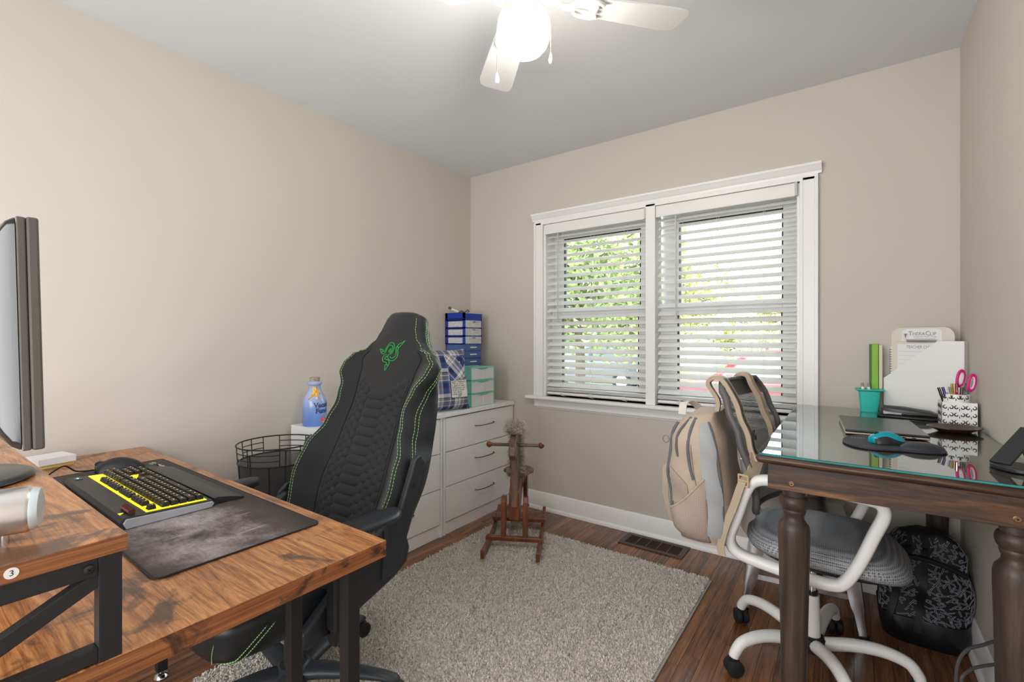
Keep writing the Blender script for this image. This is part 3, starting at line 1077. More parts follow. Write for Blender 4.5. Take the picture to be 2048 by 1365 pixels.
for ry, ks in rows:
    for u, w in ks:
        if w not in keycache:
            hw = w * U_ * sc_u / 2 - .0007
            m = MB()
            lo = rrect(2 * hw, .0172, .0012, 2)
            hi = rrect(2 * hw - .0042, .0124, .0016, 2)
            m.loft([[(a, c_, 0) for a, c_ in lo], [(a, c_ + .0006, .0105) for a, c_ in hi]])
            m.cm = 1
            m.prism([(-.0022, -.0012), (.0022, -.0012), (.0022, .0010), (-.0022, .0010)], (0, .002, .0106), (1, 0, 0), (0, 1, 0), (0, 0, 1), .0001)
            keycache[w] = m.mesh('keycap', [cap_m, leg_m], smooth=0)
        xk = kx_start - (u + w / 2) * U_ * sc_u
        link_copy(keycache[w], 'keycap', kbT, (xk + 1.64, ry + .010 - .45, kz(ry + .01) - KZ + .0030), rot=(R(-2.6), 0, 0))
# volume roller and corner buttons
MB().cyl((-1.395, .374, kz(.374) + .005), (-1.455, .374, kz(.374) + .005), .0070, n=20).build('volume_roller', pm('copper_roller', (.16, .05, .04), .35, .6, bmp=(500, .6)), kbT)
ri = MB()
for k in range(12):
    xx = -1.399 - k * .0046
    ri.lathe([(.0072, -.0008), (.0078, 0), (.0072, .0008)], (0, 0, 0), 14, Matrix.Translation((xx, .374, kz(.374) + .005)) @ Matrix.Rotation(R(90), 4, 'Y'))
ri.build('roller_ribs', pm('roller_rib', (.10, .03, .025), .4, .6), kbT)
MB().box((-1.876, .372, kz(.372) + .0006), (.034, .016, .0016)).build('media_button', black_gloss, kbT, smooth=0, bevel=.0006)
MB().box((-1.876, .372, kz(.372) + .0016), (.010, .004, .0006)).build('indicator_light', pm('cyan_led', (.1, .5, .6), .4, emit=((.15, .7, .9), 1.2)), kbT, smooth=0)
wr = MB()
wr.loft([[(xx, y_, z_) for y_, z_ in [(.547, KZ + .0005), (.547, KZ + .018), (.556, KZ + .020), (.590, KZ + .013), (.622, KZ + .004), (.624, KZ + .0005)]] for xx in (KX0 + .01, KX1 - .008)])
wr.build('wrist_rest', pm('wrist_rest_rubber', (.02, .02, .021), .38, bmp=(500, .25)), kbT, smooth=45, bevel=.001)
MB().tube(smoothp([(-1.640, .346, KZ + .010), (-1.645, .325, KZ + .009), (-1.66, .30, KZ + .006), (-1.70, .27, DZ + .006), (-1.72, .24, DZ + .004), (-1.73, .20, DZ + .004)], 5), .0032, 8).build('cable', rubber, kbT)
tri = MB().prism([(0, 0), (.016, 0), (.012, .010)], (-1.404, .353, kz(.357) + .0004), (-1, 0, 0), (0, 1, 0), (0, 0, 1), .0003).build('corner_mark', glow, kbT, smooth=0)

# ---- mouse (gaming)
msT = thing('gaming_mouse', 'black wired gaming mouse beyond the yellow-lit keyboard', 'mouse', (-2.0, .50, DZ + .0034))


def mouse_mesh(c, L_, W_, H_, rot, prof=None):
    m = MB()
    loops = []
    N = 14
    for i in range(N + 1):
        t = i / N
        x_ = -L_ / 2 + L_ * t
        w = W_ / 2 * (1 - abs(2 * t - 1) ** 3.2) ** .5 * (1 - .10 * math.sin(t * math.pi)) + .0005
        h = H_ * (math.sin(math.pi * min(1, (t * .86 + .10))) ** .75) + .0005
        loop = []
        for k in range(16):
            a = 2 * math.pi * k / 16
            yy = math.cos(a) * w * (1.0 if math.sin(a) < 0 else 1)
            zz = h * max(0, math.sin(a)) ** .8 if math.sin(a) > 0 else 0.0006 * math.sin(a)
            loop.append(V(x_, yy, zz + .0008))
        loops.append(loop)
    M = Matrix.Translation(c) @ Matrix.Rotation(rot, 4, 'Z')
    m.loft([[M @ p for p in l] for l in loops])
    return m


mouse_mesh((-2.005, .505, DZ + .0034), .135, .070, .044, R(62)).build('shell', black_pl, msT, smooth=60)
cq = V(math.cos(R(62)), math.sin(R(62)), 0)
MB().tube(smoothp([V(-2.005, .505, DZ + .038) + cq * .052 + V(0, 0, -.012), V(-2.005, .505, DZ + .045), V(-2.005, .505, DZ + .036) - cq * .05], 6), .0016, 6).build('button_split', dark_void, msT)
MB().cyl((-2.055, .462, DZ + .027), (-2.043, .456, DZ + .027), .009, n=14).build('scroll_wheel', rubber, msT)
MB().tube(smoothp([(-2.04, .445, DZ + .012), (-2.03, .40, DZ + .020), (-1.995, .365, DZ + .050), (-1.97, .330, DZ + .040), (-1.96, .29, DZ + .010), (-1.955, .24, DZ + .004)], 6), .0024, 8).build('cable', rubber, msT)

# ---- note pad near the wall
npd = thing('note_pad', 'white note pad with yellow pages lying near the wall edge of the desk', 'note pad', (-2.29, .37, DZ))
MB().box((-2.30, .385, DZ + .006), (.09, .09, .012), Matrix.Rotation(R(14), 3, 'Z')).build('yellow_pages', pm('yellow_paper', (.75, .58, .20), .8), npd, smooth=0)
MB().box((-2.30, .385, DZ + .023), (.105, .10, .022), Matrix.Rotation(R(10), 3, 'Z')).build('white_pages', pm('white_paper', (.82, .81, .82), .8), npd, smooth=0)

# ---- monitor
mo = thing('monitor', 'black computer monitor seen from behind on the riser shelf', 'monitor', (-1.30, .125, RZ))
shell_m = pm('monitor_plastic', (.105, .096, .085), .38, bmp=(700, .1))
tl = Matrix.Rotation(R(1.2), 3, 'X')
mc = V(-1.295, .143, 1.19)


def mo_p(x_, y_, z_):
    return mc + tl @ V(x_, y_, z_)


def mo_box(x0, x1, y0, y1, z0, z1):
    q = MB().bx(x0, x1, y0, y1, z0, z1)
    q.v = [tuple(mo_p(*p)) for p in q.v]
    return q


mo_box(-.275, .275, .004, .018, -.180, .180).build('front_bezel', shell_m, mo, smooth=0, bevel=.003)
mo_box(-.262, .262, .0182, .0190, -.162, .166).build('screen', black_gloss, mo, smooth=0)
mo_box(-.274, .274, -.007, .0035, -.179, .179).build('middle_shell', shell_m, mo, smooth=0, bevel=.002)
bk = MB()
bk.loft([[mo_p(a, yy, c_) for a, c_ in rrect(w, h, .012, 3)] for yy, w, h in ((-.008, .546, .356), (-.016, .535, .345), (-.038, .36, .25), (-.042, .33, .22))])
bk.build('rear_cover', pm('monitor_gloss_back', (.016, .015, .014), .16), mo, smooth=40)
MB().cyl((-1.43, .10, .908), (-1.43, .105, 1.15), .016, n=16).build('stand_neck', black_gloss, mo)
MB().lathe([(.001, .0005), (.118, .0005), (.122, .004), (.120, .010), (.112, .0135), (.001, .0150)], (-1.385, .086, RZ), 56).build('stand_base', pm('stand_disc', (.035, .036, .038), .28), mo, smooth=50)

# ---- silver speaker
spk = thing('speaker', 'silver rounded bar speaker on the riser shelf by the monitor foot', 'speaker', (-1.02, .09, RZ))
axis = (V(-.955, .150, RZ + .044) - V(-1.00, -.03, RZ + .044)).normalized()
s0 = V(-.925, .140, RZ + .0395)
sdir = V(-.30, -.95, 0).normalized()
sper = V(-sdir.y, sdir.x, 0)
m = MB()
loops = []
for d_, k in ((.000, .80), (.003, .93), (.008, 1), (.20, 1.0), (.208, .93), (.211, .80)):
    loops.append([s0 + sdir * d_ + sper * (math.cos(a) * .030 * k) + V(0, 0, (.0335 * k) * math.sin(a) * (1.0 if math.sin(a) > 0 else .86)) for a in [i * 2 * math.pi / 28 for i in range(28)]])
m.loft(loops)
m.build('barrel', silver_pl, spk, smooth=50)
m = MB()
m.loft([[s0 + sdir * d_ + sper * (math.cos(a) * r_) + V(0, 0, r_ * 1.1 * math.sin(a) * (1.0 if math.sin(a) > 0 else .86)) for a in [i * 2 * math.pi / 28 for i in range(28)]] for d_, r_ in ((-.006, .020), (-.0045, .026), (.002, .0285), (.004, .0285))])
m.build('end_cap', pm('pale_cap', (.62, .68, .72), .3, .3), spk, smooth=50)
for dd in (.03, .17):
    MB().cyl(s0 + sdir * dd + V(0, 0, -.040), s0 + sdir * dd + V(0, 0, -.024), .004, n=10).build('foot', chrome, spk)
for dd in (.075, .105, .135):
    q = s0 + sdir * dd + V(0, 0, .0325)
    MB().tube([q + V(math.cos(i * math.pi / 8) * .009, math.sin(i * math.pi / 8) * .009, 0) for i in range(16)], .0016, 6, True).build('button_ring', chrome, spk)

# ============================================================ GAMING CHAIR
gc = thing('gaming_chair', 'black gaming chair with green stitching pulled up to the computer desk', 'chair', (-1.465, .815, rug_h), R(2))
PHI = R(21.2)
SPh, CPh = math.sin(PHI), math.cos(PHI)
YB0, Z0 = .163, .47 - rug_h
HWT = [(-.06, .19), (0, .225), (.08, .265), (.20, .284), (.30, .272), (.40, .228), (.48, .208), (.55, .222), (.62, .262), (.655, .266), (.69, .235), (.73, .160), (.77, .122), (.81, .106), (.845, .098), (.862, .086)]
INT = [(-.06, .13), (.0, .150), (.2, .165), (.35, .150), (.5, .138), (.62, .150), (.68, .165), (.72, .13), (.8, .085), (.862, .07)]
WNG = [(-.06, .03), (.05, .062), (.25, .066), (.42, .050), (.6, .040), (.68, .026), (.73, .008), (.862, 0)]
DEP = [(-.06, .08), (.05, .110), (.25, .120), (.5, .098), (.62, .070), (.68, .058), (.75, .060), (.862, .052)]
BUL = [(-.06, 0), (.15, .018), (.4, .006), (.65, 0), (.862, .012)]
EDG = .026
HWB = [(-.06, .20), (0, .232), (.10, .268), (.25, .283), (.42, .262), (.56, .238), (.64, .222), (.70, .185), (.75, .135), (.80, .108), (.862, .082)]


def bk_fwd(s, t):
    hw, inn, wg = interp(HWT, t), interp(INT, t), interp(WNG, t)
    a = abs(s)
    f = interp(BUL, t)
    if a > inn:
        q = min(1, (a - inn) / max(hw - inn, .01))
        f += wg * (q * q * (3 - 2 * q))
    else:
        f += .010 * (1 - (a / inn) ** 2)
    e = (a - (hw - EDG)) / EDG
    if e > 0:
        f -= EDG * (1 - math.sqrt(max(0, 1 - min(1, e) ** 2)))
    return f


def bk_loc(s, t, f):
    return V(s, YB0 + t * SPh - f * CPh, Z0 + t * CPh + f * SPh)


def bk_pt(s, t, off=0):
    return bk_loc(s, t, bk_fwd(s, t) + off)


def bk_side(sg, t, d, off=0):
    """point on the side face, d behind the rounded front edge"""
    hw = interp(HWT, t)
    f = bk_fwd(sg * hw, t)
    dep = interp(DEP, t)
    q = min(1, d / dep)
    w = hw + (interp(HWB, t) - hw) * q ** 1.3
    return bk_loc(sg * (w + off + .008 * math.sin(math.pi * q)), t, f - d)


NB = 72
loops = []
for i in range(NB + 1):
    t = -.06 + .922 * i / NB
    hw = interp(HWT, t)
    dep = interp(DEP, t)
    # round the top
    loop = []
    NS = 40
    for k in range(NS + 1):
        q = -1 + 2 * k / NS
        q = math.sin(q * math.pi / 2) * .55 + q * .45
        loop.append(bk_pt(q * hw, t))
    for k in range(1, 5):
        loop.append(bk_side(1, t, dep * k / 5))
    fb = bk_fwd(hw, t) - dep
    for k in range(13):
        q = 1 - 2 * k / 12
        e = abs(q) ** 6
        loop.append(bk_loc(q * interp(HWB, t) * .99, t, fb - .022 * (1 - e)))
    for k in range(4, 0, -1):
        loop.append(bk_side(-1, t, dep * k / 5))
    loops.append(loop)
# crown
last = loops[-1]
cen = sum(last, V(0, 0, 0)) / len(last)
for k, (sc_, up) in enumerate(((.95, .008), (.84, .014), (.6, .0175))):
    loops.append([cen + (p - cen) * sc_ + V(0, SPh, CPh) * up for p in last])
bko = MB()
bko.loft(loops)
# paint: side faces leatherette
bo = bko.build('backrest', [fabric_blk, leather_blk], gc, smooth=60, local=True)
npl = len(loops[0])
for p in bo.data.polygons:
    k = p.index % npl
    if p.index < npl * (len(loops) - 1) and (k >= 40):
        p.material_index = 1
# seams (dark recess cords) along the inner panel
for sg in (-1, 1):
    pts = [bk_pt(sg * (interp(INT, t) + .004), t, .0004) for t in [.03 + .68 * i / 40 for i in range(41)]]
    MB().tube(pts, .0022, 6).build('panel_seam', dark_void, bo, local=True)
    pts = [bk_pt(sg * (interp(HWT, t) - .060), t, .0002) for t in [.05 + .56 * i / 40 for i in range(41)]]


def stitches(fn, t0, t1, r=.0009, step=.011, duty=.68):
    m = MB()
    n = int((t1 - t0) / step)
    for i in range(n):
        a = t0 + (t1 - t0) * i / n
        c_ = a + (t1 - t0) / n * duty
        m.tube([fn(a), fn(c_)], r, 5)
    return m


for sg in (-1, 1):
    stitches(lambda t: bk_pt(sg * (interp(HWT, t) - .010), t, .0006), .0, .853).build('stitching', green_th, bo, local=True)
    stitches(lambda t: bk_pt(sg * (interp(HWT, t) - .024), t, .0006), .0, .72).build('stitching', green_th, bo, local=True)
    stitches(lambda t: bk_side(sg, t, .022, .0008), .0, .853).build('stitching', green_th, bo, local=True)
    stitches(lambda t: bk_side(sg, t, .034, .0008), .0, .84).build('stitching', green_th, bo, local=True)
# quilted hexagon cells on the centre panel: columns of flat-topped hexagons
cols = [(0.0, .040, .062, 0)]
sx = .062 + .0
cw = .0245
for j in range(1, 6):
    cxj = .040 + .022 / 2 + .0 + (j - .5) * cw + .011
    cols.append((cxj, .0115, .0195, j % 2))
dt = .0355
tq0, tq1 = .030, .560
for cxj, fl_, ex, par_ in cols:
    for sg in ((1,) if cxj == 0 else (1, -1)):
        k = 0
        while True:
            tc_ = tq0 + (k + .5 * par_) * dt
            if tc_ > tq1 + (-.03 + .020 * min(abs(cxj) / .04, 3)):
                break
            k += 1
            inn = interp(INT, tc_) - .006
            hexp = [(-ex, 0), (-fl_, -dt / 2), (fl_, -dt / 2), (ex, 0), (fl_, dt / 2), (-fl_, dt / 2)]
            P = [(sg * cxj + a, tc_ + c_) for a, c_ in hexp]
            P = [(max(-inn, min(inn, a)), c_) for a, c_ in P]
            if max(p[0] for p in P) - min(p[0] for p in P) < .008:
                continue
            ctr = (sum(p[0] for p in P) / 6, tc_)
            m = MB()
            rings = []
            for sc_, off in ((1.0, .0002), (.93, .0020), (.72, .0042)):
                rings.append([bk_pt(ctr[0] + (a - ctr[0]) * sc_, ctr[1] + (c_ - ctr[1]) * sc_, off) for a, c_ in P])
            m.loft(rings, False)
            m.f.append(tuple(len(m.v) - 6 + q for q in range(6)))
            m.mi.append(0)
            m.build('quilt_cell', quilt_m, bo, smooth=80, local=True)
# three-snake emblem, drawn as stitched cords
def emb(x_, y_):
    return bk_pt((x_ - 66) * .00108 , .692 - (y_ - 62) * .00108, .0012)


# pixel sketch in a 130 x 130 field
em_paths = [
    [(3, 38), (12, 46), (16, 54), (24, 48), (20, 42), (10, 40), (3, 38)],
    [(20, 56), (30, 58), (40, 52), (44, 40), (50, 28), (62, 24), (72, 30), (74, 42), (68, 54), (60, 64), (56, 72)],
    [(24, 48), (34, 48), (38, 40), (44, 28), (54, 17), (66, 15), (78, 22), (82, 36), (78, 50), (70, 60)],
    [(128, 6), (116, 14), (106, 18), (98, 26), (104, 34), (114, 24), (128, 6)],
    [(98, 26), (92, 36), (96, 48), (98, 60), (92, 70), (80, 74), (70, 68)],
    [(104, 34), (102, 42), (107, 54), (107, 68), (98, 80), (84, 84), (70, 80), (62, 74)],
    [(64, 122), (60, 112), (58, 104), (66, 98), (72, 106), (68, 114), (64, 122)],
    [(58, 104), (62, 94), (54, 90), (42, 88), (34, 80), (34, 70), (42, 62), (52, 62)],
    [(72, 106), (76, 96), (72, 86), (60, 80), (48, 78), (46, 72), (52, 68), (60, 70)],
    [(58, 44), (64, 38), (66, 46), (60, 52), (58, 44)],
]
for pth in em_paths:
    pts = [emb(p.x, p.y) for p in smoothp([(a, c_, 0) for a, c_ in pth], 6)]
    MB().tube(pts, .0016, 6).build('embroidered_emblem', green_em, bo, local=True)

# seat cushion
zs0, zs1 = .37 - rug_h, .495 - rug_h
loops = []
for yy, hw, za, zb in ((-.335, .17, zs0 + .030, zs1 - .040), (-.328, .225, zs0 + .012, zs1 - .020), (-.30, .255, zs0, zs1 - .004), (-.22, .268, zs0 - .004, zs1 + .006), (-.05, .270, zs0 - .006, zs1 + .004), (.12, .265, zs0 - .006, zs1), (.21, .25, zs0 + .005, zs1), (.23, .22, zs0 + .03, zs1 - .02)):
    loop = []
    for k in range(36):
        a = 2 * math.pi * k / 36
        cx_, sz = math.cos(a), math.sin(a)
        ex = 3.6
        rr_ = (abs(cx_) ** ex + abs(sz) ** ex) ** (-1 / ex)
        s = hw * cx_ * rr_
        z = (za + zb) / 2 + (zb - za) / 2 * sz * rr_
        if sz > 0:
            z += .022 * min(1, max(0, (abs(s) - .15) / .08))
        loop.append((s, yy, z))
    loops.append(loop)
se = MB().loft(loops).build('seat', leather_blk, gc, smooth=60, local=True)


SEATL = ((-.335, .17, zs0 + .030, zs1 - .040), (-.328, .225, zs0 + .012, zs1 - .020), (-.30, .255, zs0, zs1 - .004), (-.22, .268, zs0 - .004, zs1 + .006), (-.05, .270, zs0 - .006, zs1 + .004), (.12, .265, zs0 - .006, zs1))


def seat_side(y_, v_):
    """point on the seat's side face; v_ 0..1 from bottom to top"""
    for p, q in zip(SEATL, SEATL[1:]):
        if p[0] <= y_ <= q[0]:
            f = (y_ - p[0]) / (q[0] - p[0])
            hw, za, zb = [p[k] + (q[k] - p[k]) * f for k in (1, 2, 3)]
            break
    w = 2 * v_ - 1
    return V(hw * (1 - abs(w) ** 3.6) ** (1 / 3.6) + .0012, y_, za + (zb - za) * v_)


for dz in (0, .020):
    pts = [seat_side(-.318 + dz + .125 * (k / 30) ** 1.25, .08 + .80 * (k / 30) ** .9) for k in range(31)]
    m = MB()
    for i in range(0, len(pts) - 1):
        m.tube([pts[i], pts[i].lerp(pts[i + 1], .7)], .0015, 5)
    m.build('stitching', green_th, se, local=True)
pts = smoothp([V(.20, -.331, .392 - rug_h), V(.205, -.331, .43 - rug_h), V(.215, -.315, .48 - rug_h), V(.22, -.25, .508 - rug_h)], 10)
m = MB()
for i in range(len(pts) - 1):
    m.tube([pts[i], pts[i].lerp(pts[i + 1], .7)], .0011, 5)
m.build('stitching', green_th, se, local=True)
textmesh('ISKUR', .030, green_em, se, lambda x_, y_, z_: V(.08 + x_, -.3375 + .0004, .425 - rug_h + y_), name='embroidered_lettering', shear=.3, outline=.0008, local=True)

# mechanism, gas lift, five-star base
MB().box((0, .02, .355 - rug_h), (.24, .30, .030)).build('seat_plate', black_metal, gc, smooth=0, bevel=.008, local=True)
MB().box((0, .0, .325 - rug_h), (.12, .20, .05)).build('tilt_mechanism', black_pl, gc, smooth=0, bevel=.012, local=True)
MB().tube([(.06, -.02, .325 - rug_h), (.22, -.03, .325 - rug_h), (.30, -.04, .318 - rug_h)], .007, 8).build('tilt_lever', black_pl, gc, local=True)
gl_ = MB().cyl((0, 0, .07), (0, 0, .20), .029, n=24).build('gas_lift', slate_blk, gc, local=True)
MB().cyl((0, 0, .20), (0, 0, .31), .022, n=24).build('lift_sleeve', black_pl, gl_, local=True)
MB().lathe([(.001, .055), (.052, .055), (.060, .066), (.058, .10), (.042, .112), (.001, .113)], (0, 0, 0), 32).build('hub', slate_blk, gc, local=True)
for k in range(5):
    a = R(31 + 72 * k)
    d = V(math.cos(a), math.sin(a), 0)
    s = V(-d.y, d.x, 0)
    loops = []
    for r_, z, w, h in ((.035, .085, .040, .046), (.10, .090, .034, .044), (.20, .088, .027, .036), (.29, .078, .023, .028), (.335, .068, .021, .024), (.348, .064, .012, .012)):
        loops.append([d * r_ + s * (w * math.cos(q)) + V(0, 0, z + h / 2 * math.sin(q)) for q in [i * 2 * math.pi / 14 for i in range(14)]])
    lg = MB().loft(loops).build('base_leg', slate_blk, gc, smooth=60, local=True)
    c = d * .335
    cs = MB()
    ax = (d * .3 + s).normalized()
    for sg in (-1, 1):
        cs.cyl(c + ax * sg * .007 + V(0, 0, .027), c + ax * sg * .023 + V(0, 0, .027), .0265, n=20)
    cs.build('caster', rubber, lg, local=True)
    MB().box(c + V(0, 0, .044), (.034, .034, .022)).build('caster_hood', black_pl, lg, smooth=0, bevel=.008, local=True)

# recliner brackets on both sides
for sg in (-1, 1):
    X = sg * .285
    poly = [(-.16, .372), (-.145, .355), (.02, .385), (.16, .425), (.215, .455), (.225, .50), (.20, .585), (.13, .60), (.06, .55), (-.05, .485), (-.155, .405)]
    m = MB().prism([(a, c_ - rug_h) for a, c_ in poly], (X - .016, 0, 0), (0, 1, 0), (0, 0, 1), (1, 0, 0), .032)
    rc = m.build('recliner_cover', slate_blk, gc, smooth=0, bevel=.010, seg=3, local=True)
    m = MB().prism([(a, c_ - rug_h) for a, c_ in [(.10, .44), (.17, .45), (.19, .50), (.19, .60), (.155, .63), (.115, .60)]], (X + sg * .016 - .006, 0, 0), (0, 1, 0), (0, 0, 1), (1, 0, 0), .016)
    m.build('recliner_cap', slate_blk, rc, smooth=0, bevel=.008, seg=3, local=True)
    # arm rising along the backrest side
    pl_ = []
    c0 = [(.165, .52, .026), (.185, .58, .027), (.215, .66, .026), (.245, .73, .025), (.262, .775, .024)]
    a_ = [(y_ - w, z_ + w * .4) for y_, z_, w in c0]
    b_ = [(y_ + w, z_ - w * .4) for y_, z_, w in c0]
    a_.append((.262, .797))
    poly = a_ + list(reversed(b_))
    m = MB().prism([(p[0], p[1] - rug_h) for p in poly], (sg * .300 - .012, 0, 0), (0, 1, 0), (0, 0, 1), (1, 0, 0), .024)
    ba = m.build('back_bracket', slate_blk, gc, smooth=0, bevel=.006, seg=3, local=True)
    MB().cyl((sg * .310, .232, .70 - rug_h), (sg * .3135, .232, .70 - rug_h), .007, n=14).build('bracket_bolt', black_metal, ba, local=True)

# armrests
for sg, yo in ((-1, -.075), (1, -.005)):
    X = sg * .338
    loops = []
    for yy, w in ((-.135, .022), (-.125, .036), (-.06, .047), (.03, .050), (.10, .045), (.128, .030), (.134, .018)):
        lp = []
        for k in range(20):
            a = 2 * math.pi * k / 20
            lp.append((X + w * math.cos(a), yy + yo, .650 - rug_h + .016 * math.copysign(abs(math.sin(a)) ** .7, math.sin(a))))
        loops.append(lp)
    ar = MB().loft(loops).build('arm_pad', pm('arm_pad_pu%d' % sg, (.020, .024, .03), .38), gc, smooth=60, local=True)
    MB().box((X, yo - .065, .600 - rug_h), (.040, .070, .076)).build('arm_slider', black_pl, gc, smooth=0, bevel=.01, local=True)
    MB().box((X, yo - .065, .485 - rug_h), (.050, .060, .18)).build('arm_post', black_pl, gc, smooth=0, bevel=.012, local=True)
    m = MB().tube(smoothp([(X, yo - .065, .42 - rug_h), (X - sg * .02, yo - .06, .36 - rug_h), (X - sg * .08, yo - .03, .345 - rug_h), (X - sg * .22, .0, .35 - rug_h)], 5), .022, 10)
    m.build('arm_bracket', black_metal, gc, local=True)

# ============================================================ WIRE HAMPER
hp_ = thing('wire_basket', 'tall black mesh waste basket with banded wire rim beside the dresser', 'basket', (-2.150, 1.120, 0))
BCX, BCY, BH = -2.150, 1.120, .705


def rad(z):
    return .118 + .050 * z / BH


mesh_m = bpy.data.materials.new('black_wire_mesh')
mesh_m.use_nodes = True
nt = mesh_m.node_tree
bs = nt.nodes['Principled BSDF']
bs.inputs['Base Color'].default_value = (.035, .036, .04, 1)
bs.inputs['Roughness'].default_value = .45
bs.inputs['Metallic'].default_value = .3
tp = nd(nt, 'ShaderNodeBsdfTransparent')
mxs = nd(nt, 'ShaderNodeMixShader')
mxs.inputs[0].default_value = .70
nt.links.new(tp.outputs[0], mxs.inputs[1])
nt.links.new(bs.outputs[0], mxs.inputs[2])
nt.links.new(mxs.outputs[0], nt.nodes['Material Output'].inputs[0])
NSEG = 56
zs = [.02, .2, .4, BH - .075]
m = MB()
m.v = [(BCX + rad(z) * math.cos(k * 2 * math.pi / NSEG), BCY + rad(z) * math.sin(k * 2 * math.pi / NSEG), z) for z in zs for k in range(NSEG)]
for i in range(len(zs) - 1):
    for k in range(NSEG):
        m.f.append((i * NSEG + k, i * NSEG + (k + 1) % NSEG, (i + 1) * NSEG + (k + 1) % NSEG, (i + 1) * NSEG + k))
        m.mi.append(0)
m.build('mesh_wall', mesh_m, hp_, smooth=60)
MB().lathe([(.001, .012), (rad(0) - .002, .012), (rad(0) - .002, .018), (.001, .018)], (BCX, BCY, 0), 40).build('bottom', black_metal, hp_)


def ring(z, r, wr=.0028):
    return MB().tube([(BCX + r * math.cos(k * 2 * math.pi / 48), BCY + r * math.sin(k * 2 * math.pi / 48), z) for k in range(48)], wr, 6, True)


for z in (.012, BH - .077, BH):
    ring(z, rad(z) + .001, .0032).build('hoop', black_metal, hp_)


def arc(z, a0, a1):
    r = rad(z)
    return MB().tube([(BCX + r * math.cos(R(a0 + (a1 - a0) * k / 16)), BCY + r * math.sin(R(a0 + (a1 - a0) * k / 16)), z) for k in range(17)], .0022, 6)


for a0, a1 in ((-120, -25), (60, 150), (5, 35), (175, 215)):
    for z in (BH - .052, BH - .026):
        arc(z, a0, a1).build('rim_band', black_metal, hp_)
    for a in (a0, a1, (a0 + a1) / 2):
        p0 = (BCX + rad(BH - .077) * math.cos(R(a)), BCY + rad(BH - .077) * math.sin(R(a)), BH - .077)
        p1 = (BCX + rad(BH) * math.cos(R(a)), BCY + rad(BH) * math.sin(R(a)), BH)
        MB().cyl(p0, p1, .0022, n=6).build('rim_upright', black_metal, hp_)
for k in range(6):
    a = R(-100 + 60 * k)
    MB().cyl((BCX + rad(0.012) * math.cos(a), BCY + rad(.012) * math.sin(a), .012), (BCX + rad(BH - .077) * math.cos(a), BCY + rad(BH - .077) * math.sin(a), BH - .077), .0030, n=6).build('stave', black_metal, hp_)

# ============================================================ DRESSERS
def dresser(label, y0, y1):
    xf = -1.976
    t = thing('dresser', label, 'dresser', (-2.17, (y0 + y1) / 2, 0), 0, 'white dressers along the left wall')
    zt = .735
    MB().bx(XL + .028, xf + .012, y0, y1, .712, zt).build('top', white_lam, t, smooth=0, bevel=.0015)
    for ya in (y0, y1 - .018):
        MB().bx(XL + .028, xf, ya, ya + .018, 0, .712).build('side_panel', white_lam, t, smooth=0)
    MB().bx(XL + .030, XL + .036, y0 + .018, y1 - .018, .05, .712).build('back_panel', white_lam, t, smooth=0)
    MB().bx(xf - .030, xf - .008, y0 + .018, y1 - .018, 0, .072).build('plinth', white_lam, t, smooth=0)
    zz = [.076, .288, .498, .706]
    for a, b_ in zip(zz, zz[1:]):
        d = MB().bx(xf - .018, xf, y0 + .022, y1 - .022, a + .003, b_ - .002).build('drawer', white_lam, t, smooth=0, bevel=.001)
        MB().bx(XL + .05, xf - .018, y0 + .035, y1 - .035, a + .015, b_ - .03).build('drawer_box', white_lam, d, smooth=0)
        yc = (y0 + y1) / 2 + .03
        zc = b_ - .085
        pts = smoothp([(xf - .002, yc - .095, zc), (xf + .020, yc - .080, zc - .001), (xf + .028, yc, zc - .002), (xf + .020, yc + .080, zc - .001), (xf - .002, yc + .095, zc)], 8)
        MB().tube(pts, .0042, 8, flat=.7).build('handle', dark_handle, d)
    return t


dresser('white three-drawer dresser in the corner holding the stacked drawer units', 2.030, 2.744)
dresser('white three-drawer dresser behind the gaming chair holding the blue bottle', 1.302, 2.022)
DT = .735

# ---- plastic drawer towers on the corner dresser
blue_pl = pm('royal_blue_plastic', (.012, .045, .36), .35)
slate_pl = pm('slate_blue_plastic', (.07, .13, .34), .4)
teal_pl = pm('mint_plastic', (.22, .62, .52), .35)
paper_in = pm('paper_contents', (.62, .60, .57), .8, var=(40, .25))


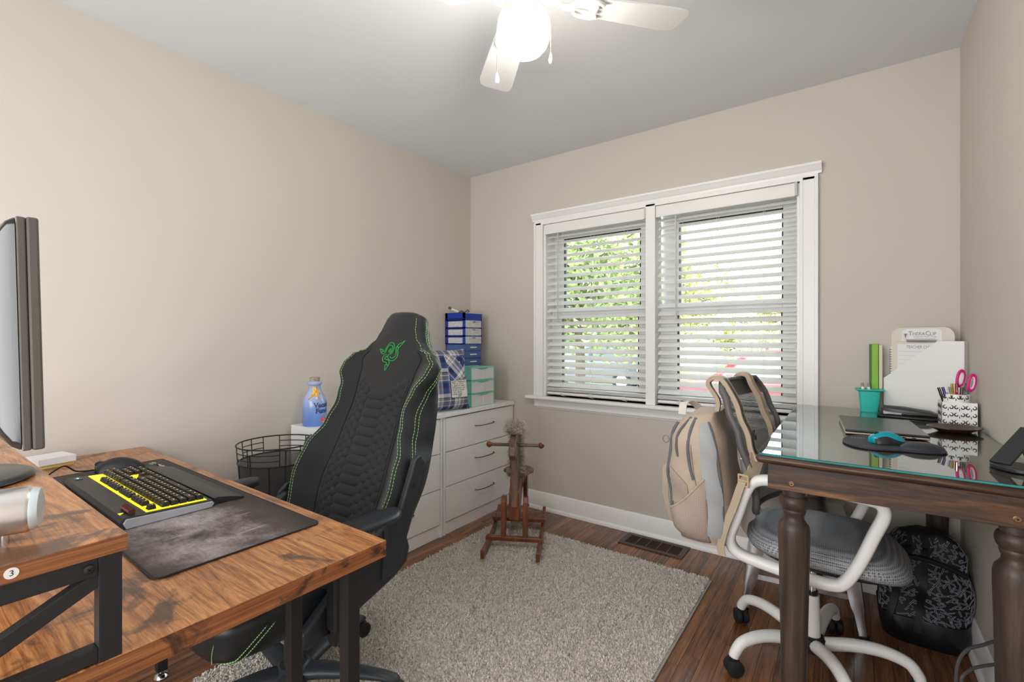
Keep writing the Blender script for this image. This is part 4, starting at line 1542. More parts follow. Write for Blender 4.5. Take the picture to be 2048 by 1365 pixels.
def tower(label, x0, x1, y0, y1, z0, rows_, shell, front, grp, open_side=False, top_z=None, handle=None, scoop=False, topmat=None):
    """small drawer unit; front faces +x"""
    t = thing('drawer_unit', label, 'drawer unit', ((x0 + x1) / 2, (y0 + y1) / 2, z0), 0, grp)
    h = rows_[-1]
    w = .005
    b = MB()
    if open_side:
        for yy in (y0, y1 - w):
            b.bx(x0, x0 + .022, yy, yy + w, z0, z0 + h)
            b.bx(x1 - .022, x1, yy, yy + w, z0, z0 + h)
            for r_ in rows_[:-1]:
                b.bx(x0, x1, yy, yy + w, z0 + max(r_ - .006, 0), z0 + r_ + .006)
            b.bx(x0, x1, yy, yy + w, z0 + h - .040, z0 + h)
    else:
        b.bx(x0, x1, y0, y0 + w, z0, z0 + h)
        b.bx(x0, x1, y1 - w, y1, z0, z0 + h)
    b.bx(x0, x0 + w, y0, y1, z0, z0 + h)
    b.bx(x0, x1 - .002, y0, y1, z0, z0 + .004)
    for r_ in rows_[1:-1]:
        b.bx(x0, x1 - .002, y0, y1, z0 + r_ - .0022, z0 + r_ + .0022)
    lastr = rows_[-2] if open_side else rows_[-1]
    b.build('shell', shell, t, smooth=0)
    MB().bx(x0, x1, y0, y1, z0 + h - (.004 if not open_side else .004), z0 + h).build('top_panel', topmat or shell, t, smooth=0, bevel=.001)
    rr_ = rows_[:-1] if open_side else rows_
    if open_side:
        MB().bx(x1 - .004, x1, y0, y1, z0 + rr_[-1] + .001, z0 + h - .004).build('front_fascia', shell, t, smooth=0)
    for a, c_ in zip(rr_, rr_[1:]):
        m = MB()
        m.bx(x1 - .004, x1, y0 + .007, y1 - .007, z0 + a + .004, z0 + c_ - .004)
        m.bx(x0 + .012, x1 - .004, y0 + .009, y0 + .011, z0 + a + .004, z0 + c_ - .010)
        m.bx(x0 + .012, x1 - .004, y1 - .011, y1 - .009, z0 + a + .004, z0 + c_ - .010)
        m.bx(x0 + .012, x1 - .004, y0 + .011, y1 - .011, z0 + a + .003, z0 + a + .005)
        d = m.build('drawer', front, t, smooth=0)
        yc = (y0 + y1) / 2
        if handle:
            MB().bx(x1, x1 + .008, yc - .034, yc + .034, z0 + (a + c_) / 2 - .004, z0 + (a + c_) / 2 + .005).build('pull', handle, d, smooth=0, bevel=.002)
        elif scoop:
            m = MB()
            m.slab(lambda u, v, o: V(x1 + .001 + .012 * math.sin(math.pi * u) * (1 - v) + o * .0, y0 + .05 + (y1 - y0 - .10) * u, z0 + c_ - .006 - .013 * v * math.sin(math.pi * u) + o), 10, 3, .002)
            m.build('pull', teal_pl, d)
            MB().bx(x1 - .002, x1 + .003, y0 + .004, y1 - .004, z0 + c_ - .009, z0 + c_ - .003).build('drawer_lip', teal_pl, d, smooth=0)
            MB().bx(x1 + .0002, x1 + .0022, yc - .003, yc + .003, z0 + a + .006, z0 + c_ - .012).build('front_rib', white_pl, d, smooth=0)
        else:
            MB().tube([(x1, yc - .018, z0 + c_ - .012), (x1 + .009, yc - .012, z0 + c_ - .014), (x1 + .009, yc + .012, z0 + c_ - .014), (x1, yc + .018, z0 + c_ - .012)], .003, 6).build('pull', clear_pl, d)
        if front is clear_pl or scoop:
            MB().bx(x0 + .02, x1 - .012, y0 + .016, y1 - .016, z0 + a + .006, z0 + a + .6 * (c_ - a)).build('contents', paper_in, d, smooth=0)
    return t


BX0, BX1, BY0, BY1 = -2.384, -2.202, 2.476, 2.656
lower_rows = [0, .052, .104, .156, .208, .260, .312, .364, .412]
frost_pl = pm('frosted_plastic', (.70, .69, .69), .35)
smoke_pl = pm('cloudy_plastic', (.60, .60, .61), .3, var=(60, .18))
tower('slate blue drawer tower standing under the royal blue drawer unit', BX0, BX1, BY0, BY1, DT, lower_rows, slate_pl, slate_pl, 'blue drawer towers', handle=white_pl)
tower('royal blue open-sided drawer unit with clear drawers, topmost of the stack', BX0 - .004, BX1 + .004, BY0 - .003, BY1 + .003, DT + .412, [0, .058, .116, .174, .224], blue_pl, smoke_pl, 'blue drawer towers', open_side=True, topmat=frost_pl)
tower('mint green drawer unit with clear drawers at the dresser front', -2.192, -2.005, 2.318, 2.560, DT, [0, .088, .174, .262], teal_pl, frost_pl, None, scoop=True)

# ---- odds and ends on top of the blue unit
ut = DT + .412 + .224
pn = thing('label_tube', 'small white tube with dark cap lying on the blue drawer unit', 'tube', (-2.35, 2.53, ut))
MB().cyl((-2.340, 2.565, ut + .010), (-2.362, 2.505, ut + .036), .0085, n=12).build('tube_body', white_pl, pn)
MB().cyl((-2.362, 2.505, ut + .036), (-2.368, 2.489, ut + .043), .0095, n=12).build('cap', pm('tube_cap', (.12, .11, .10), .4), pn)
cb = MB()
cb.tube(smoothp([V(a - .075, c_ + .105, ut + h) for a, c_, h in ((-2.25, 2.44, .005), (-2.24, 2.46, .020), (-2.215, 2.47, .010), (-2.20, 2.485, .026), (-2.185, 2.48, .012), (-2.20, 2.46, .006), (-2.23, 2.452, .012), (-2.25, 2.44, .006))], 6), .0042, 7)
tag(cb.build('coiled_cable', pm('grey_cable', (.10, .095, .085), .5)), 'small coil of dark cable on top of the blue drawer unit', 'cable')

# ---- plaid memory pillow
pl_m, nt, bs = newmat('blue_plaid')


def plaid_color(nt, vec, cols):
    """woven plaid from two sets of bands along local x and z"""
    sx = nd(nt, 'ShaderNodeSeparateXYZ')
    nt.links.new(vec, sx.inputs[0])
    outs = []
    for ax, seq in ((0, cols[0]), (2, cols[1])):
        mu = nd(nt, 'ShaderNodeMath', operation='MULTIPLY')
        nt.links.new(sx.outputs[ax], mu.inputs[0])
        mu.inputs[1].default_value = 1 / .155
        ad = nd(nt, 'ShaderNodeMath', operation='ADD')
        nt.links.new(mu.outputs[0], ad.inputs[0])
        ad.inputs[1].default_value = 10.2
        fr = nd(nt, 'ShaderNodeMath', operation='FRACT')
        nt.links.new(ad.outputs[0], fr.inputs[0])
        r = nd(nt, 'ShaderNodeValToRGB')
        r.color_ramp.interpolation = 'CONSTANT'
        e = r.color_ramp.elements
        while len(e) < len(seq):
            e.new(.5)
        for el, (p, c) in zip(e, seq):
            el.position = p
            el.color = (*c, 1)
        nt.links.new(fr.outputs[0], r.inputs[0])
        outs.append(r.outputs[0])
    mx = nd(nt, 'ShaderNodeMix', data_type='RGBA')
    mx.inputs[0].default_value = .5
    nt.links.new(outs[0], mx.inputs[6])
    nt.links.new(outs[1], mx.inputs[7])
    return mx.outputs[2]


NV, BL, GR, WH, BK = (.015, .022, .085), (.055, .10, .30), (.25, .24, .27), (.78, .78, .80), (.02, .02, .03)
seqA = [(0, NV), (.20, BL), (.28, WH), (.31, BL), (.36, NV), (.52, WH), (.66, BK), (.69, WH), (.80, GR), (.93, WH), (.96, GR)]
seqB = [(0, BL), (.14, NV), (.34, BL), (.42, WH), (.45, GR), (.62, WH), (.65, GR), (.74, BK), (.77, WH), (.92, BL)]
nt.links.new(plaid_color(nt, coords(nt), (seqA, seqB)), bs.inputs['Base Color'])
bs.inputs['Roughness'].default_value = .85
plr_m, nt, bs = newmat('blue_plaid_bias')
nt.links.new(plaid_color(nt, coords(nt, rot=(0, R(42), 0)), (seqA, seqB)), bs.inputs['Base Color'])
bs.inputs['Roughness'].default_value = .85
PB = V(-2.035, 2.100, DT + .002)
pw = thing('pillow', 'navy and white plaid shirt pillow with sewn letter patch on the corner dresser', 'pillow', PB, R(76))


def pil(u, v, side):
    """pillow surface; u across, v up, local x across, z up, y thickness"""
    a, c_ = 2 * u - 1, 2 * v - 1
    w = .375 * (1 - .06 * (1 - abs(c_) ** 3) * 1)
    h = .385 * (1 - .05 * (1 - abs(a) ** 3))
    th = .062 * max(0, (1 - a ** 4)) ** .6 * max(0, (1 - c_ ** 4)) ** .6
    z = .19 + c_ * h / 2
    return V(a * w / 2, -side * th + (z - .0) * .16, max(z, .001))


m = MB()
m.grid(lambda u, v: pil(u, v, 1), 24, 24)
m.grid(lambda u, v: pil(1 - u, v, -1), 24, 24)
po = m.build('cushion', pl_m, pw, smooth=80, local=True)


def patch(name, mat, corners, off, th=.001, n=8):
    def f(u, v, o):
        (a0, b0), (a1, b1), (a2, b2), (a3, b3) = corners
        a = (a0 * (1 - u) + a1 * u) * (1 - v) + (a3 * (1 - u) + a2 * u) * v
        b_ = (b0 * (1 - u) + b1 * u) * (1 - v) + (b3 * (1 - u) + b2 * u) * v
        p = pil(a, b_, 1)
        return p + V(0, -(off + o), 0)
    return MB().slab(f, n, n, th).build(name, mat, pw, smooth=60, local=True)


patch('shirt_pocket', plr_m, [(.57, .47), (.93, .55), (.93, .84), (.50, .92)], .002)
patch('pocket_flap', plr_m, [(.55, .74), (.95, .80), (.95, .88), (.53, .93)], .005)
bd = patch('patch_border', black_pl, [(.555, .205), (.955, .205), (.955, .505), (.555, .505)], .0022)
patch('letter_patch', white_pl, [(.565, .213), (.945, .213), (.945, .497), (.565, .497)], .0040)
lines = ['Dear Stephanie,', 'This is a shirt', 'I used to wear.', 'Whenever you', 'Hold it know', 'I am there', 'Love, Dad', 'RIP']
for i, s in enumerate(lines):
    v0 = .478 - i * .0345

    def mp_(x_, y_, z_, v0=v0, i=i):
        u = .578 + x_ / .355 + (.12 if i == 7 else 0)
        return pil(u, v0 + y_ / .365, 1) + V(0, -.0062, 0)
    textmesh(s, .0175, black_pl, pw, mp_, align='LEFT', name='patch_lettering', local=True)
for u in (.62, .78):
    q = pil(u, .80, 1)
    MB().lathe([(.0045, 0), (.0045, .0016), (.001, .002)], (0, 0, 0), 12, Matrix.Translation(q + V(0, -.0075, 0)) @ Matrix.Rotation(R(90), 4, 'X')).build('button', white_pl, pw, local=True)


# ---- ceramic bottle
bt_m, nt, bs = newmat('painted_ceramic')
tcn = coords(nt)
sx_ = nd(nt, 'ShaderNodeSeparateXYZ')
nt.links.new(tcn, sx_.inputs[0])
mu = nd(nt, 'ShaderNodeMath', operation='MULTIPLY')
nt.links.new(sx_.outputs[2], mu.inputs[0])
mu.inputs[1].default_value = 4
nz = noise(nt, coords(nt, (14, 14, 5)), 1.0, 4)
ad = nd(nt, 'ShaderNodeMath', operation='MULTIPLY_ADD')
nt.links.new(nz, ad.inputs[0])
ad.inputs[1].default_value = .35
nt.links.new(mu.outputs[0], ad.inputs[2])
nt.links.new(ramp(nt, [(.15, (.11, .22, .62)), (.50, (.20, .34, .72)), (.75, (.38, .46, .70)), (1.0, (.36, .44, .66))], ad.outputs[0]), bs.inputs['Base Color'])
bs.inputs['Roughness'].default_value = .15
BC = V(-2.262, 1.372, DT)
bt = thing('ceramic_bottle', 'blue painted ceramic bottle with cork stopper on the dresser', 'bottle', BC)
bprof = [(.001, .0), (.055, .0), (.058, .004), (.0585, .12), (.056, .132), (.048, .150), (.038, .168), (.030, .186), (.0275, .205), (.0285, .208), (.034, .212), (.036, .218), (.034, .226), (.028, .229), (.020, .229)]
MB().lathe(bprof, BC, 40).build('body', bt_m, bt, smooth=50)
MB().lathe([(.0001, .222), (.0235, .222), (.026, .246), (.0255, .249), (.0001, .249)], BC, 24).build('cork', pm('cork', (.38, .31, .24), .9, var=(120, .35)), bt)


def brad(z):
    for (r0, z0), (r1, z1) in zip(bprof, bprof[1:]):
        if z0 <= z <= z1 and z1 > z0:
            return r0 + (r1 - r0) * (z - z0) / (z1 - z0)
    return .05


aim = math.atan2(-BC.y, -BC.x)


def onbot(x_, y_, lift=.0006):
    """wrap: x metres around the bottle from the camera-facing side, y height"""
    r = brad(y_) + lift
    a = aim + x_ / .0585
    return BC + V(r * math.cos(a), r * math.sin(a), y_)


dk_bl = pm('bottle_ink', (.03, .05, .16), .4)
textmesh('Vacation', .034, dk_bl, bt, lambda x_, y_, z_: onbot(-.004 + x_, .108 + y_), align='LEFT', outline=.0011, name='painted_lettering')
textmesh('Fund', .034, dk_bl, bt, lambda x_, y_, z_: onbot(.004 + x_, .078 + y_), align='LEFT', outline=.0011, name='painted_lettering')
star_m = pm('starfish_yellow', (.85, .50, .06), .3, var=(30, .3))
star_e = pm('starfish_orange', (.75, .16, .02), .35)
sc_ = (.012, .178)
tips = [(-.030, .200), (.014, .206), (.040, .168), (.024, .136), (-.036, .140)]
inn_ = [(-.006, .194), (.022, .186), (.024, .164), (.004, .160), (-.012, .178)]
for i in range(5):
    a, l, r_ = tips[i], inn_[i - 1], inn_[i]
    m = MB()

    def f(u, v, o, a=a, l=l, r_=r_):
        e0 = (sc_[0] * (1 - v) + l[0] * v, sc_[1] * (1 - v) + l[1] * v)
        bx_ = (l[0] * (1 - u) + r_[0] * u, l[1] * (1 - u) + r_[1] * u)
        p = (bx_[0] * (1 - v) + a[0] * v, bx_[1] * (1 - v) + a[1] * v)
        return onbot(p[0], p[1], .0008 + o)
    m.slab(f, 4, 5, .0012)
    m.slab(lambda u, v, o, l=l, r_=r_: onbot(*[(sc_[k] * (1 - v) + (l[k] * (1 - u) + r_[k] * u) * v) for k in (0, 1)], .0008 + o), 3, 3, .0012)
    so = m.build('starfish_arm', star_m, bt, smooth=60)
    MB().tube([onbot(sc_[0] + (a[0] - sc_[0]) * k / 6, sc_[1] + (a[1] - sc_[1]) * k / 6, .0024) for k in range(7)], .0011, 5).build('painted_rib', star_e, so)
MB().slab(lambda u, v, o: onbot(.030 + .030 * u, .020 + .026 * v, .0006 + o), 5, 4, .0006).build('painted_flower', pm('bottle_pink', (.65, .10, .10), .3, var=(60, .4)), bt)

# ============================================================ ROCKING HORSE
hz = rug_h
hd = V(.48, -.877, 0)           # the way it faces
HR = math.atan2(hd.y, hd.x)
rh = thing('rocking_horse', 'small cherry wood rocking horse with grey fur mane in the corner', 'rocking horse', (-1.590, 2.250, hz), HR)
# local: +x forward, y sideways, z up
def rz(q):
    return .062 * (abs(q - .35) / 1.35) ** 2.2


for sg in (-1, 1):
    pts = []
    lo_, up_ = [], []
    for i in range(21):
        q = -1 + 2 * i / 20
        x_ = .265 * q + (.075 * q if q > 0 else 0)
        z = rz(q)
        th = .034 + .012 * max(0, q) - .008 * max(0, -q)
        up_.append((x_, z + th))
        lo_.append((x_, z))
    poly = lo_ + list(reversed(up_))
    MB().prism(poly, (0, sg * .145 - .010, 0), (1, 0, 0), (0, 0, 1), (0, 1, 0), .020).build('rocker', walnut_weather if sg > 2 else cherry, rh, smooth=0, bevel=.003, local=True)
for x_, w in ((.145, .030), (-.12, .085)):
    zr = rz(x_ / (.34 if x_ > 0 else .265)) + .034
    st_ = MB().bx(x_ - w / 2, x_ + w / 2, -.160, .160, zr, zr + .022).build('cross_slat', cherry, rh, smooth=0, bevel=.002, local=True)
    for sg in (-1, 1):
        for dx in (-.010, .010):
            MB().lathe([(.0045, 0), (.0045, .0015), (.001, .003)], (x_ + dx, sg * .146, zr + .022), 10).build('screw_cap', black_metal, st_, local=True)
lz = .050
for sg in (-1, 1):
    # front legs with rounded tops, rear legs
    m = MB()
    m.prism([(.125, lz), (.155, lz), (.140, .245), (.125, .272), (.095, .272), (.082, .245), (.095, .18)], (0, sg * .062 - .014, 0), (1, 0, 0), (0, 0, 1), (0, 1, 0), .028)
    lg = m.build('leg', cherry, rh, smooth=0, bevel=.004, local=True)
    MB().cyl((.112, sg * .076, .225), (.112, sg * .080, .225), .008, n=12).build('dowel_cap', black_metal, lg, local=True)
    m = MB()
    m.prism([(-.135, lz + .01), (-.10, lz + .01), (-.075, .30), (-.11, .345), (-.14, .30)], (0, sg * .040 - .013, 0), (1, 0, 0), (0, 0, 1), (0, 1, 0), .026)
    m.build('leg', cherry, rh, smooth=0, bevel=.004, local=True)
MB().prism([(.15, .145), (.155, .30), (.06, .36), (-.15, .345), (-.16, .29), (-.05, .27), (.06, .20), (.10, .145)], (0, -.030, 0), (1, 0, 0), (0, 0, 1), (0, 1, 0), .060).build('body', cherry, rh, smooth=0, bevel=.010, seg=3, local=True)
MB().prism([(.02, .30), (.155, .22), (.165, .40), (.158, .52), (.215, .50), (.245, .53), (.235, .575), (.165, .635), (.115, .665), (.075, .645), (.055, .56), (.035, .42)], (0, -.019, 0), (1, 0, 0), (0, 0, 1), (0, 1, 0), .038).build('head_and_neck', walnut_weather, rh, smooth=0, bevel=.007, seg=3, local=True)
sd = []
for i in range(28):
    a = 2 * math.pi * i / 28
    sd.append((-.075 + .115 * math.cos(a), (.092 if math.cos(a) < 0.2 else .074) * math.sin(a)))
MB().prism(sd, (0, 0, .352), (1, 0, 0), (0, 1, 0), (0, 0, 1), .020).build('saddle', walnut_weather, rh, smooth=0, bevel=.006, seg=3, local=True)
hb = MB().cyl((.105, -.135, .560), (.105, .135, .560), .0095, n=14).build('handle_bar', walnut_weather, rh, local=True)
for sg in (-1, 1):
    MB().lathe([(.001, -.018), (.011, -.014), (.0175, -.004), (.0175, .004), (.011, .014), (.001, .018)], (0, 0, 0), 16, Matrix.Translation((.105, sg * .148, .560)) @ Matrix.Rotation(R(90), 4, 'X')).build('handle_knob', cherry, hb, local=True)
    MB().lathe([(.006, 0), (.006, .002), (.001, .003)], (0, 0, 0), 12, Matrix.Translation((.175, sg * .0192, .585)) @ Matrix.Rotation(R(-90 * sg), 4, 'X')).build('eye', black_gloss, rh, local=True)
# bridle ribbon
MB().strip(smoothp([(.165, -.022, .55), (.10, -.023, .585), (.085, -.022, .50), (.12, -.022, .43)], 5), (0, 1, 0), .012, .002).build('bridle', black_pl, rh, smooth=0, local=True)
# fur mane
fur = pm('grey_fur', (.50, .45, .39), .9, var=(60, .35))
g = np.random.default_rng(9)
m = MB()
spine = smoothp([V(.185, 0, .635), V(.135, 0, .668), V(.085, 0, .660), V(.055, 0, .60), (V(.035, 0, .52)), V(.022, 0, .43), V(.02, 0, .385)], 8)
for i in range(3400):
    k = g.integers(0, len(spine) - 1)
    p = spine[k].lerp(spine[k + 1], g.random())
    out = V(p.x - .125, 0, p.z - .54)
    out = out.normalized() if out.length > 0 else V(0, 0, 1)
    d = (out * g.uniform(.3, 1.0) + V(0, g.normal(0, .65), 0) + V(0, 0, -.1)).normalized()
    l = g.uniform(.038, .080)
    w = d.cross(V(*g.normal(size=3))).normalized() * g.uniform(.0010, .0020)
    q = p + V(0, g.normal(0, .011), 0)
    mid = q + d * l * .6
    end = q + d * l * .92 + V(0, 0, -l * .34)
    kk = len(m.v)
    m.v += [tuple(q - w), tuple(q + w), tuple(mid + w), tuple(mid - w), tuple(end)]
    m.f += [(kk, kk + 1, kk + 2, kk + 3), (kk + 3, kk + 2, kk + 4)]
    m.mi += [0, 0]
m.build('fur_mane', fur, rh, smooth=0, kind='stuff', local=True, recalc=False)

# ============================================================ GLASS-TOPPED TABLE
TZ = .856
tb = thing('glass_top_table', 'dark stained wooden table with turned legs and glass top along the right wall', 'table', (.08, 2.12, 0))
TX0, TX1, TY0, TY1 = -.216, .378, 1.507, 2.738
glass_m = pm('table_glass', (.90, .97, .95), .0, trans=1.0, ior=1.5)
edge_m = pm('glass_edge_teal', (.03, .22, .22), .08, spec=.8)
cxg, cyg = (TX0 + TX1) / 2, (TY0 + TY1) / 2
gpoly = rrect(TX1 - TX0, TY1 - TY0, .022, 5)
go = MB().prism(gpoly, (cxg, cyg, TZ - .006), (1, 0, 0), (0, 1, 0), (0, 0, 1), .006).build('glass_sheet', glass_m, tb, smooth=30)
m = MB()
n = len(gpoly)
lo = [(cxg + a * 1.0008, cyg + c_ * 1.0008, TZ - .0058) for a, c_ in gpoly]
hi = [(cxg + a * 1.0008, cyg + c_ * 1.0008, TZ - .0008) for a, c_ in gpoly]
m.add(lo + hi, [(i, (i + 1) % n, (i + 1) % n + n, i + n) for i in range(n)])
m.build('glass_edge', edge_m, go, smooth=30)
# moulded wooden top
tp_ = MB()
lv = []
for z, d in ((.826, .012), (.829, .004), (.834, .002), (.838, .0), (.843, .001), (.846, .006), (.8495, .009)):
    lv.append([(cxg + a, cyg + c_, z) for a, c_ in rrect(TX1 - TX0 - 2 * d + .012, TY1 - TY0 - 2 * d + .012, .012, 4)])
tp_.loft(lv)
tp_.build('table_top', darkwood, tb, smooth=50)
AX0, AX1, AY0, AY1 = -.194, .358, 1.535, 2.715
for a in ((AX0, AX1, AY0, AY0 + .022), (AX0, AX1, AY1 - .022, AY1), (AX0, AX0 + .022, AY0 + .022, AY1 - .022), (AX1 - .022, AX1, AY0 + .022, AY1 - .022)):
    MB().bx(a[0], a[1], a[2], a[3], .750, .826).build('apron', darkwood, tb, smooth=0, bevel=.0015)
lp = [(.030, .0), (.034, .012), (.034, .03), (.026, .045), (.028, .06), (.031, .10), (.0345, .30), (.0385, .52), (.0405, .60), (.0405, .632), (.038, .645), (.031, .654), (.0265, .662), (.0255, .672), (.029, .680), (.0305, .686), (.029, .690), (.0345, .697), (.0375, .708), (.0375, .716), (.034, .726), (.029, .730), (.030, .740), (.030, .752)]
for lx, ly in ((-.132, 1.580), (.316, 1.580), (-.132, 2.665), (.300, 2.665)):
    MB().lathe(lp, (lx, ly, 0), 28).build('leg', darkwood_v, tb, smooth=40)
    MB().bx(lx - .036, lx + .036, ly - .022, ly + .036, .752, .825).build('leg_block', darkwood, tb, smooth=0)
for bx_ in (-.134, .309):
    sc = MB().lathe([(.0085, 0), (.0085, .002), (.006, .0035), (.0055, .0025), (.001, .0025)], (0, 0, 0), 20, Matrix.Translation((bx_, AY0, .772)) @ Matrix.Rotation(R(90), 4, 'X')).build('bolt_head', bronze, tb)
    MB().cyl((bx_, AY0 - .0030, .772), (bx_, AY0 - .0026, .772), .0022, n=6).build('hex_socket', dark_void, sc)

# ---- laptop
lt = thing('laptop', 'closed dark laptop with pale edge lying on the glass table', 'laptop', (.085, 2.150, TZ))
lr = Matrix.Rotation(R(4), 3, 'Z')
MB().box((.085, 2.150, TZ + .006), (.222, .350, .0075), lr).build('base', pm('laptop_gold', (.62, .52, .42), .3, .8), lt, smooth=0, bevel=.003)
MB().box((.085, 2.150, TZ + .0140), (.222, .350, .0075), lr).build('lid', pm('laptop_lid', (.060, .063, .070), .28, .6), lt, smooth=0, bevel=.003)
MB().box((.085, 2.150, TZ + .0100), (.219, .347, .0012), lr).build('gap', dark_void, lt, smooth=0)
for dy, dx in ((-.1752, .02), (-.1752, .045), (-.1752, .070)):
    MB().box(V(.085, 2.150, TZ + .0062) + lr @ V(dx, dy, 0), (.010, .001, .003), lr).build('port', dark_void, lt, smooth=0)
for dx, dy in ((-.09, -.15), (.09, -.15), (-.09, .15), (.09, .15)):
    q = V(.085, 2.150, TZ) + lr @ V(dx, dy, 0)
    MB().cyl(q, q + V(0, 0, .004), .006, n=10).build('rubber_foot', rubber, lt)


# ---- gel mouse pad and teal mouse
mpT = thing('mouse_pad', 'black teardrop mouse pad with raised gel wrist rest on the glass table', 'mouse pad', (.09, 1.83, TZ))
out = smoothp([(-.018, 1.800, 0), (-.012, 1.890, 0), (.030, 1.955, 0), (.095, 1.962, 0), (.145, 1.915, 0), (.190, 1.875, 0), (.222, 1.830, 0), (.218, 1.785, 0), (.175, 1.760, 0), (.125, 1.752, 0), (.060, 1.730, 0), (.010, 1.745, 0)], 5, True)
pad_m = pm('black_pad_fabric', (.022, .026, .034), .55, bmp=(900, .3))
MB().prism([(p.x, p.y) for p in out], (0, 0, TZ + .0002), (1, 0, 0), (0, 1, 0), (0, 0, 1), .006).build('pad', pad_m, mpT, smooth=40, bevel=.002)
m = MB()
loops = []
for i in range(11):
    q = i / 10
    w = math.sin(math.pi * q) ** .6
    c_ = V(.170, 1.812, TZ + .005) + V(.03, -.025, 0).normalized() * 0
    dirv = V(.55, -.835, 0)
    sp_ = V(.835, .55, 0)
    lp_ = []
    for k in range(14):
        a = math.pi * 2 * k / 14
        lp_.append(c_ + sp_ * (.062 * (2 * q - 1)) + dirv * (.045 * w * math.cos(a) + .0003) + V(0, 0, (.019 * w * max(0, math.sin(a))) + .0001 * math.sin(a)))
    loops.append(lp_)
m.loft(loops)
m.build('wrist_rest', pm('gel_rest_lycra', (.020, .024, .031), .45), mpT, smooth=60)
m = MB()
for k in range(5):
    m.prism([(0, 0), (.006, 0), (.008, .004 + .002 * (k % 2)), (.002, .004)], (.004 + k * .0075, 1.872 + k * .004, TZ + .0063), (.81, .45, 0), (-.45, .81, 0), (0, 0, 1), .0002)
m.build('printed_mark', pm('pad_print', (.45, .47, .5), .5), mpT, smooth=0)
tm = thing('teal_mouse', 'teal and black wireless mouse on the black mouse pad', 'mouse', (.092, 1.846, TZ + .0064))
mouse_mesh((.092, 1.846, TZ + .0064), .100, .060, .034, R(25)).build('shell', pm('teal_mouse_top', (.0, .28, .36), .3), tm, smooth=60)
m = MB()
loops = []
cM = V(.092, 1.846, TZ + .0066)
for i in range(13):
    t = i / 12
    x_ = -.049 + .098 * t
    w = .0310 * (1 - abs(2 * t - 1) ** 3.2) ** .5 + .0006
    lp_ = []
    for k in range(16):
        a = 2 * math.pi * k / 16
        lp_.append(cM + Matrix.Rotation(R(25), 3, 'Z') @ V(x_, math.cos(a) * w, .0006 + max(0, math.sin(a)) ** .6 * (.020 - .007 * math.cos(2 * math.pi * t + .8))))
    loops.append(lp_)
m.loft(loops)
m.build('side_grip', black_pl, tm, smooth=60)
MB().cyl(cM + Matrix.Rotation(R(25), 3, 'Z') @ V(-.028, -.003, .0265), cM + Matrix.Rotation(R(25), 3, 'Z') @ V(-.028, .003, .0265), .007, n=14).build('scroll_wheel', rubber, tm)

# ---- three-hole punch
hp3 = thing('hole_punch', 'black three-hole punch in front of the white file holder', 'hole punch', (.20, 2.52, TZ))
d = V(.98, -.10, 0).normalized()
s = V(-d.y, d.x, 0)
c0 = V(.200, 2.525, TZ)


def hp_loft(name, secs, mat):
    loops = []
    for a, w, z0, z1 in secs:
        loops.append([c0 + d * a + s * x_ + V(0, 0, z) for x_, z in ((-w, z0), (w, z0), (w * .98, z1 * .6 + z0 * .4), (w * .7, z1), (-w * .5, z1), (-w * .98, z1 * .6 + z0 * .4))])
    return MB().loft(loops).build(name, mat, hp3, smooth=40, bevel=.002)


hp_loft('base', ((-.105, .028, .0005, .012), (-.095, .034, .0005, .014), (.09, .036, .0005, .014), (.108, .026, .0005, .011)), black_pl)
hp_loft('lever', ((-.095, .020, .030, .036), (-.085, .026, .024, .046), (-.02, .028, .022, .045), (.06, .027, .017, .036), (.100, .018, .012, .020)), pm('punch_grey', (.035, .034, .034), .3))
MB().box(c0 + d * -.055 + s * -.024 + V(0, 0, .020), (.060, .004, .012), Matrix.Rotation(math.atan2(d.y, d.x), 3, 'Z')).build('steel_plate', chrome, hp3, smooth=0)

# ---- white file holder with papers
fh = thing('file_holder', 'white magazine file holder with cut corner standing in the corner', 'file holder', (.25, 2.63, TZ), 0)
fA = V(.122, 2.690, TZ)
fB = V(.370, 2.560, TZ)
fu = (fB - fA).normalized()
fn = V(-fu.y, fu.x, 0)          # towards the back wall
FW = (fB - fA).length
FD = .072
prof = [(0, 0), (FW, 0), (FW, .318), (FW - .088, .318), (.012, .160), (0, .152)]
MB().prism(prof, fA, fu, (0, 0, 1), fn, .0025).build('front_panel', white_pl, fh, smooth=0)
MB().prism(prof, fA + fn * (FD - .0025), fu, (0, 0, 1), fn, .0025).build('back_panel', white_pl, fh, smooth=0)
MB().prism([(0, 0), (FD, 0), (FD, .318), (0, .318)], fB - fu * .0025, fn, (0, 0, 1), fu, .0025).build('spine_panel', white_pl, fh, smooth=0)
MB().prism([(0, 0), (FD, 0), (FD, .152), (0, .152)], fA, fn, (0, 0, 1), fu, .0025).build('end_panel', white_pl, fh, smooth=0)
MB().prism([(0, 0), (FW, 0), (FW, FD), (0, FD)], fA + V(0, 0, .0002), fu, fn, (0, 0, 1), .0025).build('bottom_panel', white_pl, fh, smooth=0)


def sheet(name, label, cat, u0, u1, z1, off, th, mat, grp=None, tilt=0.0, z0=.003):
    m = MB()
    m.prism([(u0, z0), (u1, z0), (u1 + tilt, z1), (u0 + tilt, z1)], fA + fn * off, fu, (0, 0, 1), fn, th)
    o = m.build(name, mat, None, smooth=0)
    if label:
        tag(o, label, cat, grp)
    return o


cream = pm('cream_paper', (.72, .66, .55), .8)
wpaper = pm('white_sheet', (.80, .79, .78), .8)
